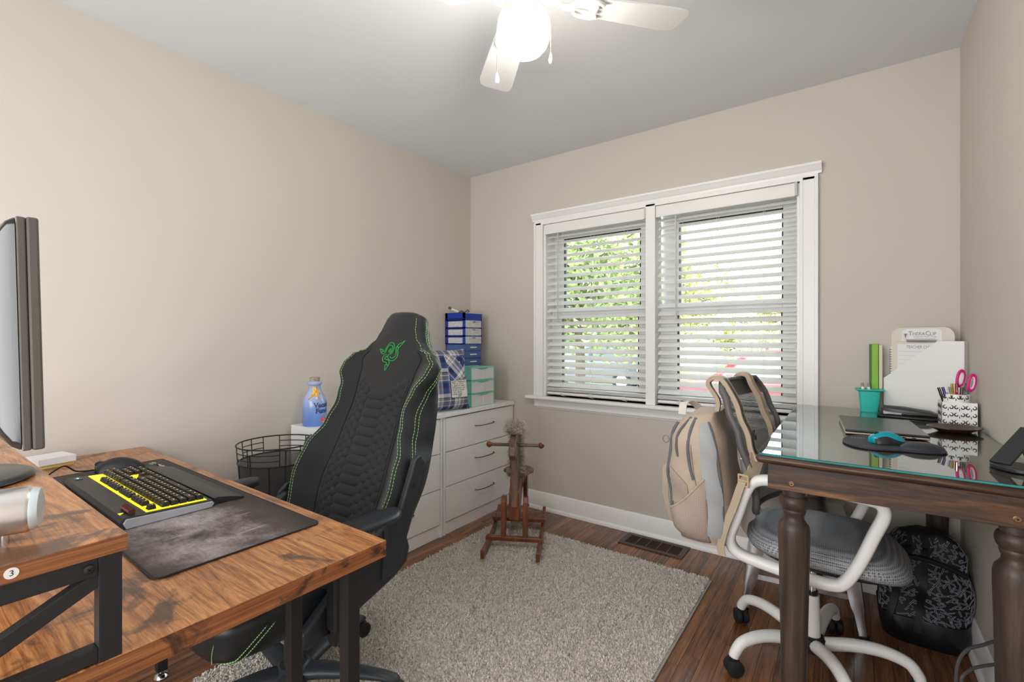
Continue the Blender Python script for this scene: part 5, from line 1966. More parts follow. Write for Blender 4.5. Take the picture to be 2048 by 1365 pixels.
# lined checklist sheet with heading
ck = thing('checklist_sheet', 'printed teacher sheet showing over the file holder cut corner', 'paper', fA + fn * .008 + V(0, 0, .003))
MB().prism([(.050, .003), (.232, .003), (.232, .305), (.050, .305)], fA + fn * .0068, fu, (0, 0, 1), fn, .001).build('sheet', wpaper, ck, smooth=0)
grey_ink = pm('grey_ink', (.20, .20, .20), .7)
pale_ink = pm('pale_ink', (.48, .52, .52), .7)
textmesh('TEACHER CHECKLIST', .0190, grey_ink, ck, lambda x_, y_, z_: fA + fn * .0064 + fu * (.084 + x_ * .68) + V(0, 0, .292 + y_), align='LEFT', name='heading_lettering')
m = MB()
for k in range(9):
    m.prism([(.056, .272 - k * .018), (.215, .272 - k * .018), (.215, .2732 - k * .018), (.056, .2732 - k * .018)], fA + fn * .0062, fu, (0, 0, 1), fn, .0003)
m.build('ruled_lines', pale_ink, ck, smooth=0, kind='stuff')
sheet('folder', 'cream folder standing behind the teacher sheet in the file holder', 'folder', .028, .235, .312, .0135, .004, cream)
sp_t = thing('spiral_notebook', 'white notebook with black spiral binding in the file holder', 'notebook', fA + fn * .021 + V(0, 0, .003))
MB().prism([(.020, .003), (.230, .003), (.230, .296), (.020, .296)], fA + fn * .0185, fu, (0, 0, 1), fn, .008).build('pages', wpaper, sp_t, smooth=0)
for k in range(26):
    q = fA + fu * .0195 + fn * .0225 + V(0, 0, .012 + k * .0107)
    MB().tube([q + fu * (.006 * math.cos(a)) + fn * (.006 * math.sin(a)) for a in [i * math.pi / 5 for i in range(10)]], .0010, 5, True).build('spiral_coil', black_pl, sp_t)
sheet('paper_stack', 'loose stack of white papers at the back of the file holder', 'paper', .018, .225, .304, .0440, .020, wpaper)

# ---- clipboard behind
cbT = thing('clipboard', 'cream clipboard with rounded top and chrome clip behind the file holder', 'clipboard', fA + fn * .085 + fu * .12)
cq = fA + fn * .076 - fu * .004
cpoly = [(0, 0), (.225, 0), (.225, .340)]
for k in range(9):
    a = R(0 + 90 * k / 8)
    cpoly.append((.190 + .035 * math.cos(a), .340 + .034 * math.sin(a)))
for k in range(9):
    a = R(90 + 90 * k / 8)
    cpoly.append((.035 + .035 * math.cos(a), .340 + .034 * math.sin(a)))
cpoly.append((0, .340))
cpoly = [(a, min(z, .374) + (.006 * math.sin(math.pi * a / .225) if z > .36 else 0)) for a, z in cpoly]
MB().prism(cpoly, cq + V(0, 0, .001), fu, (0, 0, 1), fn, .004).build('board', pm('cream_board', (.70, .66, .58), .5), cbT, smooth=0)
MB().prism([(.040, .318), (.185, .318), (.183, .362), (.165, .372), (.060, .372), (.042, .362)], cq - fn * .0012, fu, (0, 0, 1), fn, .0011).build('brand_plate', pm('white_plate', (.80, .79, .80), .4), cbT, smooth=0)
pen_x = .066
m = MB()
for part, size in (('T', .0265), ('HERA', .0200), ('C', .0265), ('LIP', .0200)):
    vs_, fs = textmesh(part, size, None, None, None, align='LEFT')
    x0_ = min(v_.x for v_ in vs_)
    base = min(v_.y for v_ in vs_) if part != 'C' else min(v_.y for v_ in vs_) + .0004
    m.add([cq - fn * .0016 + fu * (pen_x + (v_.x - x0_) * .92) + V(0, 0, .343 + v_.y - base) for v_ in vs_], fs)
    pen_x += (max(v_.x for v_ in vs_) - x0_) * .92 + .0014
m.build('plate_lettering', grey_ink, cbT, smooth=0, recalc=False)
textmesh('Occupational & Physical Therapy', .0062, grey_ink, cbT, lambda x_, y_, z_: cq - fn * .0016 + fu * (.124 + x_) + V(0, 0, .3375 + y_), name='plate_lettering')
textmesh('Documentation and Supplies LLC', .0055, grey_ink, cbT, lambda x_, y_, z_: cq - fn * .0016 + fu * (.124 + x_) + V(0, 0, .3295 + y_), name='plate_lettering')
m = MB()
q0 = cq - fn * .0018
for a in (((.047, .328), (.063, .328)), ((.063, .328), (.063, .352)), ((.063, .352), (.047, .352)), ((.047, .352), (.047, .328))):
    m.bar(q0 + fu * a[0][0] + V(0, 0, a[0][1]), q0 + fu * a[1][0] + V(0, 0, a[1][1]), .0004, .0006)
m.prism([(-.005, .012), (.005, .012), (.0, -.010)], q0 + fu * .055 + V(0, 0, .338), fu, (0, 0, 1), fn, .0004)
m.prism([(-.007, .008), (.007, .008), (.007, .0092), (-.007, .0092)], q0 + fu * .055 + V(0, 0, .338), fu, (0, 0, 1), fn, .0004)
m.build('plate_emblem', grey_ink, cbT, smooth=0)
ccl = MB()
ccl.tube([cq + fu * .062 - fn * .010 + V(0, 0, .322), cq + fu * .170 - fn * .010 + V(0, 0, .322)], .0035, 10)
ccl.tube([cq + fu * .062 - fn * .006 + V(0, 0, .315), cq + fu * .170 - fn * .006 + V(0, 0, .315)], .003, 10)
ccl.build('clip', chrome, cbT)

# ---- green binder behind the teal bin
gb = thing('green_binder', 'bright green narrow binder standing behind the teal bin', 'binder', (.092, 2.735, TZ))
MB().bx(.080, .106, 2.708, 2.736, TZ, TZ + .305).build('spine', pm('lime_green', (.22, .45, .02), .4), gb, smooth=0, bevel=.003)
MB().bx(.072, .080, 2.712, 2.736, TZ, TZ + .303).build('cover', pm('dark_green_cover', (.04, .09, .02), .4), gb, smooth=0)
tag(MB().bx(.1075, .120, 2.712, 2.738, TZ, TZ + .300).build('cream_notebook', cream, smooth=0, bevel=.001), 'thin cream notebook upright between green binder and clipboard', 'notebook')

# ---- teal bin with markers
tbn = thing('teal_bin', 'small teal plastic bin with flared rim left of the file holder', 'bin', (.085, 2.665, TZ))
teal2 = pm('teal_bin_plastic', (.02, .50, .42), .4)
m = MB()
bc = V(.070, 2.660, TZ)
l0, l1 = rrect(.062, .074, .008, 3), rrect(.080, .088, .010, 3)
l2, l3 = rrect(.075, .083, .009, 3), rrect(.058, .070, .007, 3)
m.loft([[bc + V(a, c_, z) for a, c_ in l] for l, z in ((l0, .0005), (l1, .098), (l2, .098), (l3, .004))])
m.build('tub', teal2, tbn, smooth=40)
m = MB()
m.loft([[bc + V(a, c_, z) for a, c_ in l] for l, z in ((rrect(.079, .087, .010, 3), .093), (rrect(.104, .104, .014, 3), .098), (rrect(.104, .104, .014, 3), .101), (rrect(.076, .084, .009, 3), .100))])
m.build('rim', teal2, tbn, smooth=30)
for k, (dx, dy, tx) in enumerate(((-.012, -.02, -.012), (.004, -.018, -.006))):
    p = bc + V(dx, dy, .006)
    mk_ = thing('marker', ['white marker leaning in the teal bin, nearer the window', 'white marker in the teal bin beside the green binder'][k], 'marker', p, 0, 'markers in the teal bin')
    MB().cyl(p, p + V(tx, .01, .105), .0055, n=10).build('barrel', white_pl, mk_)
    MB().cyl(p + V(tx, .01, .105), p + V(tx * 1.15, .0115, .122), .0058, n=10).build('cap', pm('marker_cap%d' % k, (.25, .24, .24), .4), mk_)

# ---- white scrollwork pen holder
ph = thing('pen_holder', 'white pierced scrollwork desk organizer holding pens and scissors', 'pen holder', (.324, 2.385, TZ))
HX0, HX1, HY0, HY1 = .276, .374, 2.345, 2.428
white_tin = pm('white_tin', (.84, .83, .81), .35)
m = MB()
w = .0015
m.bx(HX0, HX1, HY0, HY0 + w, TZ, TZ + .094)
m.bx(HX0, HX1, HY1 - w, HY1, TZ, TZ + .094)
m.bx(HX0, HX0 + w, HY0, HY1, TZ, TZ + .094)
m.bx(HX1 - w, HX1, HY0, HY1, TZ, TZ + .094)
m.bx(HX0, HX1, HY0, HY1, TZ, TZ + .002)
m.build('tray', white_tin, ph, smooth=0)
pcx, pcy = .322, 2.388
m = MB()
m.loft([[(pcx + r_ * math.cos(k * 2 * math.pi / 32), pcy + r_ * math.sin(k * 2 * math.pi / 32), TZ + z) for k in range(32)] for r_, z in ((.038, .003), (.038, .122), (.0365, .122), (.0365, .004))])
m.build('cup', white_tin, ph, smooth=40)
cut = pm('cutout_shadow', (.05, .05, .05), .8)


def curl(fn, cx_, cy_, r, a0, turns, sgn):
    pts = []
    n = 16
    for i in range(n + 1):
        t = i / n
        rr_ = r * (1 - .72 * t)
        a = a0 + sgn * turns * 2 * math.pi * t
        pts.append(fn(cx_ + rr_ * math.cos(a), cy_ + rr_ * math.sin(a)))
    rs_ = [.0005 + .0017 * math.sin(math.pi * min(1, (i / n) * .9 + .08)) for i in range(n + 1)]
    return MB().tube(pts, rs_, 5)


def f_front(x_, y_):
    return V(HX0 + .049 + x_, HY0 - .0001, TZ + y_)


def f_side(x_, y_):
    return V(HX0 - .0001, HY0 + .041 - x_, TZ + y_)


def f_cup(x_, y_):
    a = -2.05 + x_ / .0381
    return V(pcx + .0382 * math.cos(a), pcy + .0382 * math.sin(a), TZ + y_)


for fn_, xs, ys in ((f_front, (-.031, .0, .031), (.018, .045, .072)), (f_side, (-.024, .012), (.018, .045, .072)), (f_cup, (-.036, -.012, .012, .036), (.108,))):
    for j, yy in enumerate(ys):
        for i, xx in enumerate(xs):
            for sg in (-1, 1):
                curl(fn_, xx + sg * .0075, yy + .003, .0075, R(90 if sg > 0 else 90), .85, -sg).build('scroll_cutout', cut, ph)
            MB().tube([fn_(xx, yy - .011), fn_(xx, yy - .005), fn_(xx, yy + .001)], [.0004, .0016, .0004], 5).build('scroll_cutout', cut, ph)
# pens
pens = [('purple', (.10, .03, .30), (-.012, -.015), (-.040, -.018), .115), ('black', (.015, .015, .018), (-.022, -.004), (-.050, -.004), .112), ('white', (.72, .72, .72), (-.004, -.016), (-.024, -.022), .118), ('red', (.50, .02, .03), (.004, .0), (-.002, -.016), .130), ('brown', (.10, .06, .045), (.012, -.012), (.010, -.030), .118), ('yellow', (.75, .55, .04), (.0, .012), (-.012, .006), .128), ('grey', (.30, .30, .31), (.014, .010), (.022, -.010), .134)]
for nm, col, o0, o1, h in pens:
    p0 = V(pcx + o0[0] * .6, pcy + o0[1] * .6, TZ + .006)
    p1 = V(pcx + o1[0], pcy + o1[1], TZ + .006 + h + .025)
    t_ = thing('pen', '%s pen standing in the white scrollwork organizer' % nm, 'pen', p0, 0, 'pens in the scrollwork organizer')
    dd = (p1 - p0)
    MB().cyl(p0, p0 + dd * .78, .0042, n=10).build('barrel', pm('pen_%s' % nm, col, .3), t_)
    MB().cyl(p0 + dd * .78, p1, .0046, n=10).build('cap', pm('pen_cap_%s' % nm, tuple(c * .8 for c in col), .3), t_)
    MB().bar(p0 + dd * .80 + V(0, -.0056, 0), p1 + V(0, -.0056, 0), .002, .0012).build('pocket_clip', chrome, t_, smooth=0)
# scissors
sz = thing('scissors', 'pink and white handled scissors standing in the scrollwork organizer', 'scissors', (pcx + .018, pcy, TZ + .006))
pink = pm('hot_pink', (.70, .01, .20), .35)
b0 = V(pcx + .010, pcy + .002, TZ + .008)
for sg in (-1, 1):
    bl = MB()
    bl.prism([(-.001, 0), (.007, .03), (.006, .12), (-.004, .12)], b0 + V(sg * .001, sg * .001, 0), (sg, 0, 0), (.10, -.02, 1), (0, 1, 0), .0014).build('blade', chrome, sz, smooth=0)
    cen = b0 + V(.016 + sg * .014, -.006 - sg * .008, .158 + (.014 if sg < 0 else 0))
    ru = V(.80, .58, 0)
    pts = []
    for i in range(24):
        a = 2 * math.pi * i / 24
        pts.append(cen + ru * (.0125 * math.cos(a) + .005 * math.sin(a)) + V(0, 0, .030 * math.sin(a) + .0))
    ho = MB().tube(pts, .0046, 8, True).build('handle_loop', pink, sz)
    pts2 = [cen + (p - cen) * .72 for p in pts]
    MB().tube(pts2, .0026, 8, True).build('handle_lining', white_pl, ho)

# ---- brown oval dish
MBd = MB()
dl = []
for r_, z in ((.040, .0005), (.046, .0005), (.070, .012), (.082, .0165), (.082, .0190), (.066, .0150), (.046, .0045), (.040, .0045)):
    dl.append([V(.298 + r_ * 1.0 * math.cos(a) * .81 - r_ * .78 * math.sin(a) * .586, 2.245 + r_ * 1.0 * math.cos(a) * .586 + r_ * .78 * math.sin(a) * .81, TZ + z) for a in [k * 2 * math.pi / 40 for k in range(40)]])
MBd.loft(dl, False)
MBd.f.append(tuple(range(40)))
MBd.mi.append(0)
MBd.f.append(tuple(len(MBd.v) - 40 + k for k in range(40)))
MBd.mi.append(0)
tag(MBd.build('oval_dish', pm('brown_dish', (.075, .035, .022), .3), smooth=50), 'dark brown oval rimmed dish on the glass table by the pen holder', 'dish')

# ---- black tablet stand near the right edge
ts = thing('tablet_stand', 'black folding tablet stand at the near right corner of the glass table', 'stand', (.325, 1.66, TZ))
pth = smoothp([V(.290, 1.690, 0), V(.300, 1.655, 0), V(.335, 1.628, 0), V(.368, 1.640, 0), V(.372, 1.700, 0), V(.340, 1.730, 0), V(.305, 1.720, 0)], 5, True)
MB().prism([(p.x, p.y) for p in pth], (0, 0, TZ), (1, 0, 0), (0, 1, 0), (0, 0, 1), .012).build('base', black_pl, ts, smooth=40, bevel=.003)
MB().bar(V(.304, 1.668, TZ + .014), V(.372, 1.725, TZ + .100), .050, .006, (-.6, -.4, .7)).build('support_plate', black_pl, ts, smooth=0, bevel=.002)
MB().bar(V(.366, 1.70, TZ + .012), V(.352, 1.704, TZ + .075), .030, .006, (1, .3, .2)).build('back_strut', black_pl, ts, smooth=0, bevel=.002)

# ---- power cord on the floor by the right wall
pc_pts = [(.378, 2.10, .228), (.343, 2.074, .214), (.302, 2.045, .199), (.278, 2.028, .159), (.272, 2.023, .104), (.274, 2.024, .05), (.290, 2.03, .008), (.314, 2.04, .010), (.298, 2.035, .060), (.285, 2.03, .105), (.308, 2.049, .134), (.341, 2.073, .146), (.378, 2.10, .152)]
tag(MB().tube(smoothp(pc_pts, 8), .0048, 8).build('power_cord', pm('grey_cord', (.09, .085, .085), .5)), 'looped dark grey power cord against the right baseboard', 'cord')

# ============================================================ OFFICE CHAIR
oc = thing('office_chair', 'white office chair with grey mesh seat tucked under the glass table', 'chair', (-.11, 1.99, 0))
OC = V(-.11, 1.99, 0)
for k in range(5):
    a = R(6 + 72 * k)
    d = V(math.cos(a), math.sin(a), 0)
    s = V(-d.y, d.x, 0)
    pts = smoothp([OC + d * .03 + V(0, 0, .098), OC + d * .12 + V(0, 0, .122), OC + d * .20 + V(0, 0, .128), OC + d * .265 + V(0, 0, .112), OC + d * .292 + V(0, 0, .080), OC + d * .298 + V(0, 0, .064)], 5)
    n = len(pts)
    lg = MB().tube(pts, [.0225 - .006 * i / n for i in range(n)], 12, flat=1.0).build('base_leg', white_pl, oc, smooth=60)
    ax = (s + d * [.3, -.4, .5, .1, -.3][k]).normalized()
    q = OC + d * .298
    for sg in (-1, 1):
        MB().lathe([(.001, -.012), (.022, -.012), (.028, -.008), (.0295, 0), (.028, .008), (.018, .012), (.001, .0125)], (0, 0, 0), 20, Matrix.Translation(q + ax * sg * .0135 + V(0, 0, .0298)) @ ax.to_track_quat('Z', 'Y').to_matrix().to_4x4()).build('caster_wheel', rubber, lg)
    MB().cyl(q + V(0, 0, .045), q + V(0, 0, .066), .014, n=12).build('caster_stem', black_pl, lg)
MB().lathe([(.001, .072), (.040, .072), (.043, .080), (.042, .118), (.034, .124), (.001, .124)], OC, 28).build('hub', black_pl, oc)
MB().lathe([(.026, .122), (.026, .150), (.0225, .262), (.0225, .268), (.001, .268)], OC, 24).build('column_cover', white_pl, oc, smooth=40)
MB().cyl(OC + V(0, 0, .266), OC + V(0, 0, .282), .0175, n=16).build('column_collar', black_gloss, oc)
MB().cyl(OC + V(0, 0, .28), OC + V(0, 0, .41), .0125, n=16).build('gas_cylinder', chrome, oc)
MB().box(OC + V(.0, 0, .412), (.20, .16, .030)).build('tilt_mechanism', black_pl, oc, smooth=0, bevel=.008)
# under-seat pan
loops = []
sxc, syc = -.075, 1.995


def se_loop(hx, hy, z, ex=3.0, n=40, sag=None):
    lp_ = []
    for k in range(n):
        a = 2 * math.pi * k / n
        c_, s_ = math.cos(a), math.sin(a)
        rr_ = (abs(c_) ** ex + abs(s_) ** ex) ** (-1 / ex)
        x_ = hx * c_ * rr_
        y_ = hy * s_ * rr_
        zz = z
        if x_ > 0.08:
            zz -= .030 * ((x_ - .08) / .15) ** 2
        lp_.append(V(sxc + x_, syc + y_, zz))
    return lp_


pan = MB().loft([se_loop(.12, .13, .418), se_loop(.19, .19, .424), se_loop(.215, .205, .440)]).build('seat_pan', black_pl, oc, smooth=50)
cush = MB().loft([se_loop(.205, .200, .442), se_loop(.228, .222, .448), se_loop(.238, .232, .465), se_loop(.236, .230, .484), se_loop(.215, .212, .502), se_loop(.17, .17, .511), se_loop(.08, .08, .514)]).build('seat', seat_mesh, oc, smooth=60)
for sg in (-1, 1):
    yy = syc + sg * .232
    path = [(-.015, .432), (.022, .50), (.060, .600), (.082, .660), (.075, .690), (.045, .700), (-.10, .712), (-.215, .712), (-.262, .698), (-.286, .660), (-.318, .560), (-.338, .500), (-.330, .462), (-.295, .440), (-.20, .425), (-.10, .416), (-.05, .416)]
    pts = smoothp([V(a, yy, z) for a, z in path], 5, True)
    m = MB()
    n = len(pts)
    loops = []
    for i in range(n):
        t = (pts[(i + 1) % n] - pts[i - 1]).normalized()
        nn = t.cross(V(0, 1, 0))
        q = []
        for k in range(12):
            a = 2 * math.pi * k / 12
            c_, s_ = math.cos(a), math.sin(a)
            rr_ = (abs(c_) ** 5 + abs(s_) ** 5) ** (-1 / 5)
            q.append(pts[i] + V(0, 1, 0) * (.0225 * c_ * rr_) + nn * (.0165 * s_ * rr_))
        loops.append(q)
    m.loft(loops, False, True)
    ao = m.build('arm_loop', white_pl, oc, smooth=60)
    MB().box((-.10, yy, .724), (.24, .048, .014)).build('arm_pad', pm('grey_arm_pad%d' % sg, (.30, .30, .31), .5), ao, smooth=0, bevel=.005)
# backrest
BKX = [(.56, -.262), (.62, -.250), (.72, -.262), (.84, -.296), (.94, -.332), (1.03, -.368)]


def bkx(z):
    return interp(BKX, z)


bw = lambda z: interp([(.56, .15), (.62, .185), (.78, .212), (.92, .212), (1.0, .195), (1.03, .165)], z)


def bpt(u, v, o=0):
    z = .57 + .455 * v
    a = 2 * u - 1
    y_ = syc + a * bw(z)
    return V(bkx(z) + .030 * a * a - .012 + .17 * (y_ - syc) + o, y_, z)


bmesh_t = bpy.data.materials.new('grey_back_net')
bmesh_t.use_nodes = True
nt = bmesh_t.node_tree
bs = nt.nodes['Principled BSDF']
bs.inputs['Base Color'].default_value = (.20, .215, .235, 1)
bs.inputs['Roughness'].default_value = .6
wv = nd(nt, 'ShaderNodeTexWave', wave_type='BANDS', bands_direction='Z')
wv.inputs['Scale'].default_value = 55
wv.inputs['Distortion'].default_value = .6
wv.inputs['Detail'].default_value = 0
nt.links.new(coords(nt), wv.inputs['Vector'])
tp = nd(nt, 'ShaderNodeBsdfTransparent')
mxs = nd(nt, 'ShaderNodeMixShader')
nt.links.new(ramp(nt, [(.2, (.62, .62, .62)), (.7, (.92, .92, .92))], wv.outputs[1]), mxs.inputs[0])
nt.links.new(tp.outputs[0], mxs.inputs[1])
nt.links.new(bs.outputs[0], mxs.inputs[2])
nt.links.new(mxs.outputs[0], nt.nodes['Material Output'].inputs[0])
MB().grid(lambda u, v: bpt(.04 + .92 * u, v * .90), 18, 18).build('back_mesh', bmesh_t, oc, smooth=60)
frm_m = pm('back_frame_grey', (.105, .100, .100), .45)
rim = [bpt(0, v / 16) for v in range(17)] + [bpt(u / 10, 1) for u in range(1, 10)] + [bpt(1, 1 - v / 16) for v in range(17)] + [bpt(1 - u / 10, 0) for u in range(1, 10)]
MB().tube(rim, .012, 8, True, flat=.8).build('back_frame', frm_m, oc, smooth=60)
MB().slab(lambda u, v, o: bpt(.02 + .96 * u, .87 + .125 * v, o - .004), 14, 4, .008).build('head_panel', frm_m, oc, smooth=60)
MB().tube(smoothp([V(-.10, syc, .400), V(-.28, syc, .430), V(-.325, syc, .52), V(-.310, syc, .62), V(-.315, syc, .72)], 6), .020, 10, flat=1.6).build('back_spine', white_pl, oc, smooth=60)
MB().strip(smoothp([V(-.300, syc - .05, .70), V(-.305, syc, .70), V(-.300, syc + .05, .70)], 6), (0, 0, 1), .05, .010).build('lumbar_bar', frm_m, oc, smooth=60)

# ============================================================ TAN BACKPACK ON THE CHAIR
bp = thing('backpack', 'tan backpack hanging from the back of the white office chair', 'backpack', (-.46, 1.86, .46))
tan = pm('tan_canvas', (.46, .365, .285), .75, var=(9, .10), bmp=(260, .25))
tan2 = pm('tan_strap', (.44, .35, .25), .7, bmp=(400, .3))
tan_mesh = mesh_cloth('tan_pocket_mesh', (.48, .385, .32), (.25, .19, .155), (260, 0, 260))
grey_zip = pm('grey_blue_zip', (.115, .13, .15), .6, bmp=(900, .4))
grey_pan = pm('grey_blue_panel', (.36, .37, .38), .75, bmp=(300, .3))
BPY = 1.862


def bp_sec(z):
    """x back, x front, half width at height z"""
    v = (z - .465) / .455
    xb = interp([(0, -.340), (.3, -.328), (.7, -.350), (1, -.388)], v)
    xf = interp([(0, -.510), (.12, -.545), (.45, -.560), (.75, -.548), (.9, -.520), (1, -.470)], v)
    hw = interp([(0, .135), (.10, .158), (.5, .166), (.8, .160), (.93, .135), (1, .085)], v)
    return xb, xf, hw


def bp_pt(q, z, off=0):
    """q: 0..1 around the pack starting at the back-near corner going along the near side to the front"""
    xb, xf, hw = bp_sec(z)
    ex = 4.0
    a = 2 * math.pi * q - math.pi / 4
    c_, s_ = math.cos(a), math.sin(a)
    rr_ = (abs(c_) ** ex + abs(s_) ** ex) ** (-1 / ex)
    nx, ny = c_ * rr_, s_ * rr_
    wr = .004 * math.sin(z * 46 + q * 25) * math.sin(q * 18)
    hx = abs(xf - xb) / 2
    return V((xb + xf) / 2 + nx * (hx + off + wr), BPY + ny * (hw + off + wr), z)


zl = [.462, .466, .475, .50, .54, .60, .66, .72, .78, .83, .87, .895, .910, .918]
MB().loft([[bp_pt(k / 56, z) for k in range(56)] for z in zl]).build('body', tan, bp, smooth=60)
# angle bookkeeping: q 0 -> back/near corner? find near side centre (ny=-1) and front (nx=-1)
Q_NEAR, Q_FRONT, Q_BACK = (270 + 45) / 360, (180 + 45) / 360, 45 / 360


def zip_line(pts, r=.0055, mat=None, name='zipper'):
    return MB().tube(smoothp([bp_pt(q, z, .002) for q, z in pts], 6), r, 8, flat=.8).build(name, mat or grey_zip, bp)


zip_line([(Q_NEAR - .025, .900), (Q_NEAR - .022, .86), (Q_NEAR - .022, .80), (Q_NEAR - .010, .74), (Q_NEAR + .008, .690)])
zip_line([(Q_NEAR - .080, .900), (Q_NEAR - .086, .85), (Q_NEAR - .082, .80), (Q_NEAR - .075, .762)], .0048)
zip_line([(Q_NEAR - .125, .880), (Q_NEAR - .130, .84), (Q_NEAR - .122, .77), (Q_NEAR - .112, .70), (Q_NEAR - .106, .63), (Q_NEAR - .104, .57)], .0062)
MB().slab(lambda u, v, o: bp_pt(Q_NEAR + .040 + .065 * u + .015 * (1 - v), .50 + .385 * v, .0042 + o), 10, 18, .0014).build('grey_side_panel', grey_pan, bp, smooth=60)
zip_line([(Q_NEAR + .122, .53), (Q_NEAR + .118, .68), (Q_NEAR + .112, .82), (Q_NEAR + .100, .89)], .0045)
zip_line([(Q_NEAR - .016, .90), (Q_NEAR - .006, .80), (Q_NEAR + .018, .66), (Q_NEAR + .030, .52)], .0014, pm('tan_seam', (.28, .21, .16), .8), 'side_seam')


# mesh bottle pocket on the near side
def pocket(u, v, o):
    q = Q_NEAR - .108 + .165 * u
    top = .575 + .125 * u ** 1.2
    z = .472 + (top - .472) * v
    return bp_pt(q, z, .004 + .016 * math.sin(math.pi * u) ** .7 * math.sin(math.pi * (.12 + .83 * v)) ** .8 + o)


MB().slab(pocket, 16, 12, .002).build('bottle_pocket', tan_mesh, bp, smooth=70)
MB().tube([pocket(u / 16, 1, .001) for u in range(17)], .0045, 6).build('pocket_binding', tan2, bp)
MB().slab(lambda u, v, o: bp_pt(Q_NEAR - .098 + .075 * u, .60 + (.125 - .055 * u) * v, .0022 + o), 8, 8, .0016).build('upper_mesh_pocket', tan_mesh, bp, smooth=70)
# front organiser pocket
MB().loft([[bp_pt(Q_FRONT - .075 + .150 * (k / 14), z, .001) for k in range(15)] + [bp_pt(Q_FRONT - .07 + .14 * (1 - k / 14), z, d_) for k in range(15)] for z, d_ in ((.48, .006), (.50, .020), (.60, .026), (.70, .020), (.72, .004))]).build('front_pocket', tan, bp, smooth=60)
MB().tube([V(-.572, 1.80, .80) + V(-.012 * math.sin(a), 0, .014 * math.cos(a)) for a in [i * math.pi / 6 for i in range(12)]], .0016, 6, True).build('key_ring', chrome, bp)
# white grab loop on the front top
MB().strip(smoothp([V(-.520, 1.83, .895), V(-.518, 1.84, .932), V(-.505, 1.87, .942), V(-.490, 1.91, .925), V(-.480, 1.93, .905)], 6), (1, 0, .2), .028, .003).build('grab_loop', pm('pale_webbing', (.66, .60, .54), .8), bp, smooth=60)
# haul straps over the chair top and down its front
for yy, nm in ((1.835, 0), (2.085, 1)):
    top = 1.040
    pts = [V(-.400, min(yy, 1.94), .900), V(-.392, yy * .5 + .5 * min(yy, 1.94), .955), V(-.398 + .17 * (yy - syc), yy, 1.015), V(-.380 + .17 * (yy - syc), yy, top), V(-.350 + .17 * (yy - syc), yy, top - .004)]
    for z in (1.00, .95, .90, .85, .80, .76):
        pts.append(V(bkx(z) + .020 + .17 * (yy - syc) + .02 * ((yy - syc) / .2) ** 2, yy + (.012 if nm else -.010) * (1 - z) * 4, z))
    sp_ = smoothp(pts, 6)
    m = MB().strip(sp_, (0, 1, 0), [.020 + .038 * min(1, max(0, (i - 8) / 14)) for i in range(len(sp_))], .014)
    so = m.build('shoulder_strap', tan2, bp, smooth=40)
    for sd in (-1, 1):
        MB().tube([p + V(.007, sd * .026, 0) for p in sp_[24:]], .0035, 6).build('strap_piping', tan2, so)
    if nm == 0:
        MB().strip([p + V(.009, 0, 0) for p in sp_[22:]], (0, 1, 0), .030, .003).build('strap_mesh_lining', pm('strap_dark_mesh', (.09, .09, .085), .8, bmp=(500, .8)), so, smooth=40)
        tg = sp_[-12] + V(.013, .034, 0)
        lb = MB().box(tg, (.003, .030, .034), Matrix.Rotation(R(-12), 3, 'Y')).build('brand_tag', black_pl, so, smooth=0)
        MB().prism([(-.007, -.005), (-.003, -.005), (0, .003), (.003, -.005), (.007, -.005), (0, .010)], tg + V(.0018, 0, .003), (0, 1, 0), (0, 0, 1), (1, 0, 0), .0004).build('tag_mark', white_pl, lb, smooth=0)
    # lower webbing back to the pack foot
    e = sp_[-1]
    if nm == 0:
        bw_ = smoothp([e + V(.004, -.012, .02), e + V(-.006, -.045, -.04), V(-.292, 1.735, .705), V(-.318, 1.722, .62), V(-.345, 1.715, .54), V(-.358, 1.712, .475), V(-.352, 1.708, .445)], 6)
        MB().strip(bw_[:10], (.5, .6, 0), [.058 - .0025 * i for i in range(10)], .006).build('strap_end', tan2, bp, smooth=40)
        MB().strip(bw_[9:], (.75, -.25, 0), .026, .003).build('webbing', tan2, bp, smooth=40)
        bq = bw_[12]
        bkl = MB()
        fr_ = pm('tan_buckle', (.55, .40, .22), .4)
        for dz in (-.018, 0, .018):
            bkl.box(bq + V(.001, -.004, dz), (.034, .006, .006), Matrix.Rotation(R(-20), 3, 'Z'))
        for dx in (-.016, .016):
            bkl.box(bq + Matrix.Rotation(R(-20), 3, 'Z') @ V(dx, 0, 0) + V(.001, -.004, 0), (.006, .006, .042), Matrix.Rotation(R(-20), 3, 'Z'))
        bkl.build('buckle', fr_, bp, smooth=0, bevel=.002)

# ============================================================ METAL STOOL BEHIND THE CHAIR
stl = thing('metal_stool', 'galvanised steel stool with tapered legs behind the white office chair', 'stool', (-.185, 2.475, 0), R(5.8))
for sx in (-1, 1):
    for sy in (-1, 1):
        p0 = V(sx * .212, sy * .205, 0)
        p1 = V(sx * .150, sy * .150, .425)
        d = (p1 - p0).normalized()
        lg = MB()
        loops = []
        for t, w in ((.03, .016), (.10, .017), (.22, .020), (.28, .027), (.6, .036), (1, .044)):
            c_ = p0.lerp(p1, t)
            ox, oy = V(sx, 0, 0), V(0, sy, 0)
            # outward-rounded corner section
            loops.append([c_ - ox * w - oy * 0 + V(0, 0, 0) + oy * w * .5, c_ + ox * w * .1 + oy * w * .75, c_ + ox * w * .6 + oy * w * .6, c_ + ox * w * .75 + oy * w * .1, c_ - oy * w + ox * w * .5, c_ - ox * w * .25 - oy * w * .15])
        lg.loft(loops)
        lo_ = lg.build('leg', steel, stl, smooth=50, local=True)
        MB().cyl(p0 + V(0, 0, 0), p0.lerp(p1, .04), .017, .018, 14).build('rubber_foot', rubber, lo_, local=True)
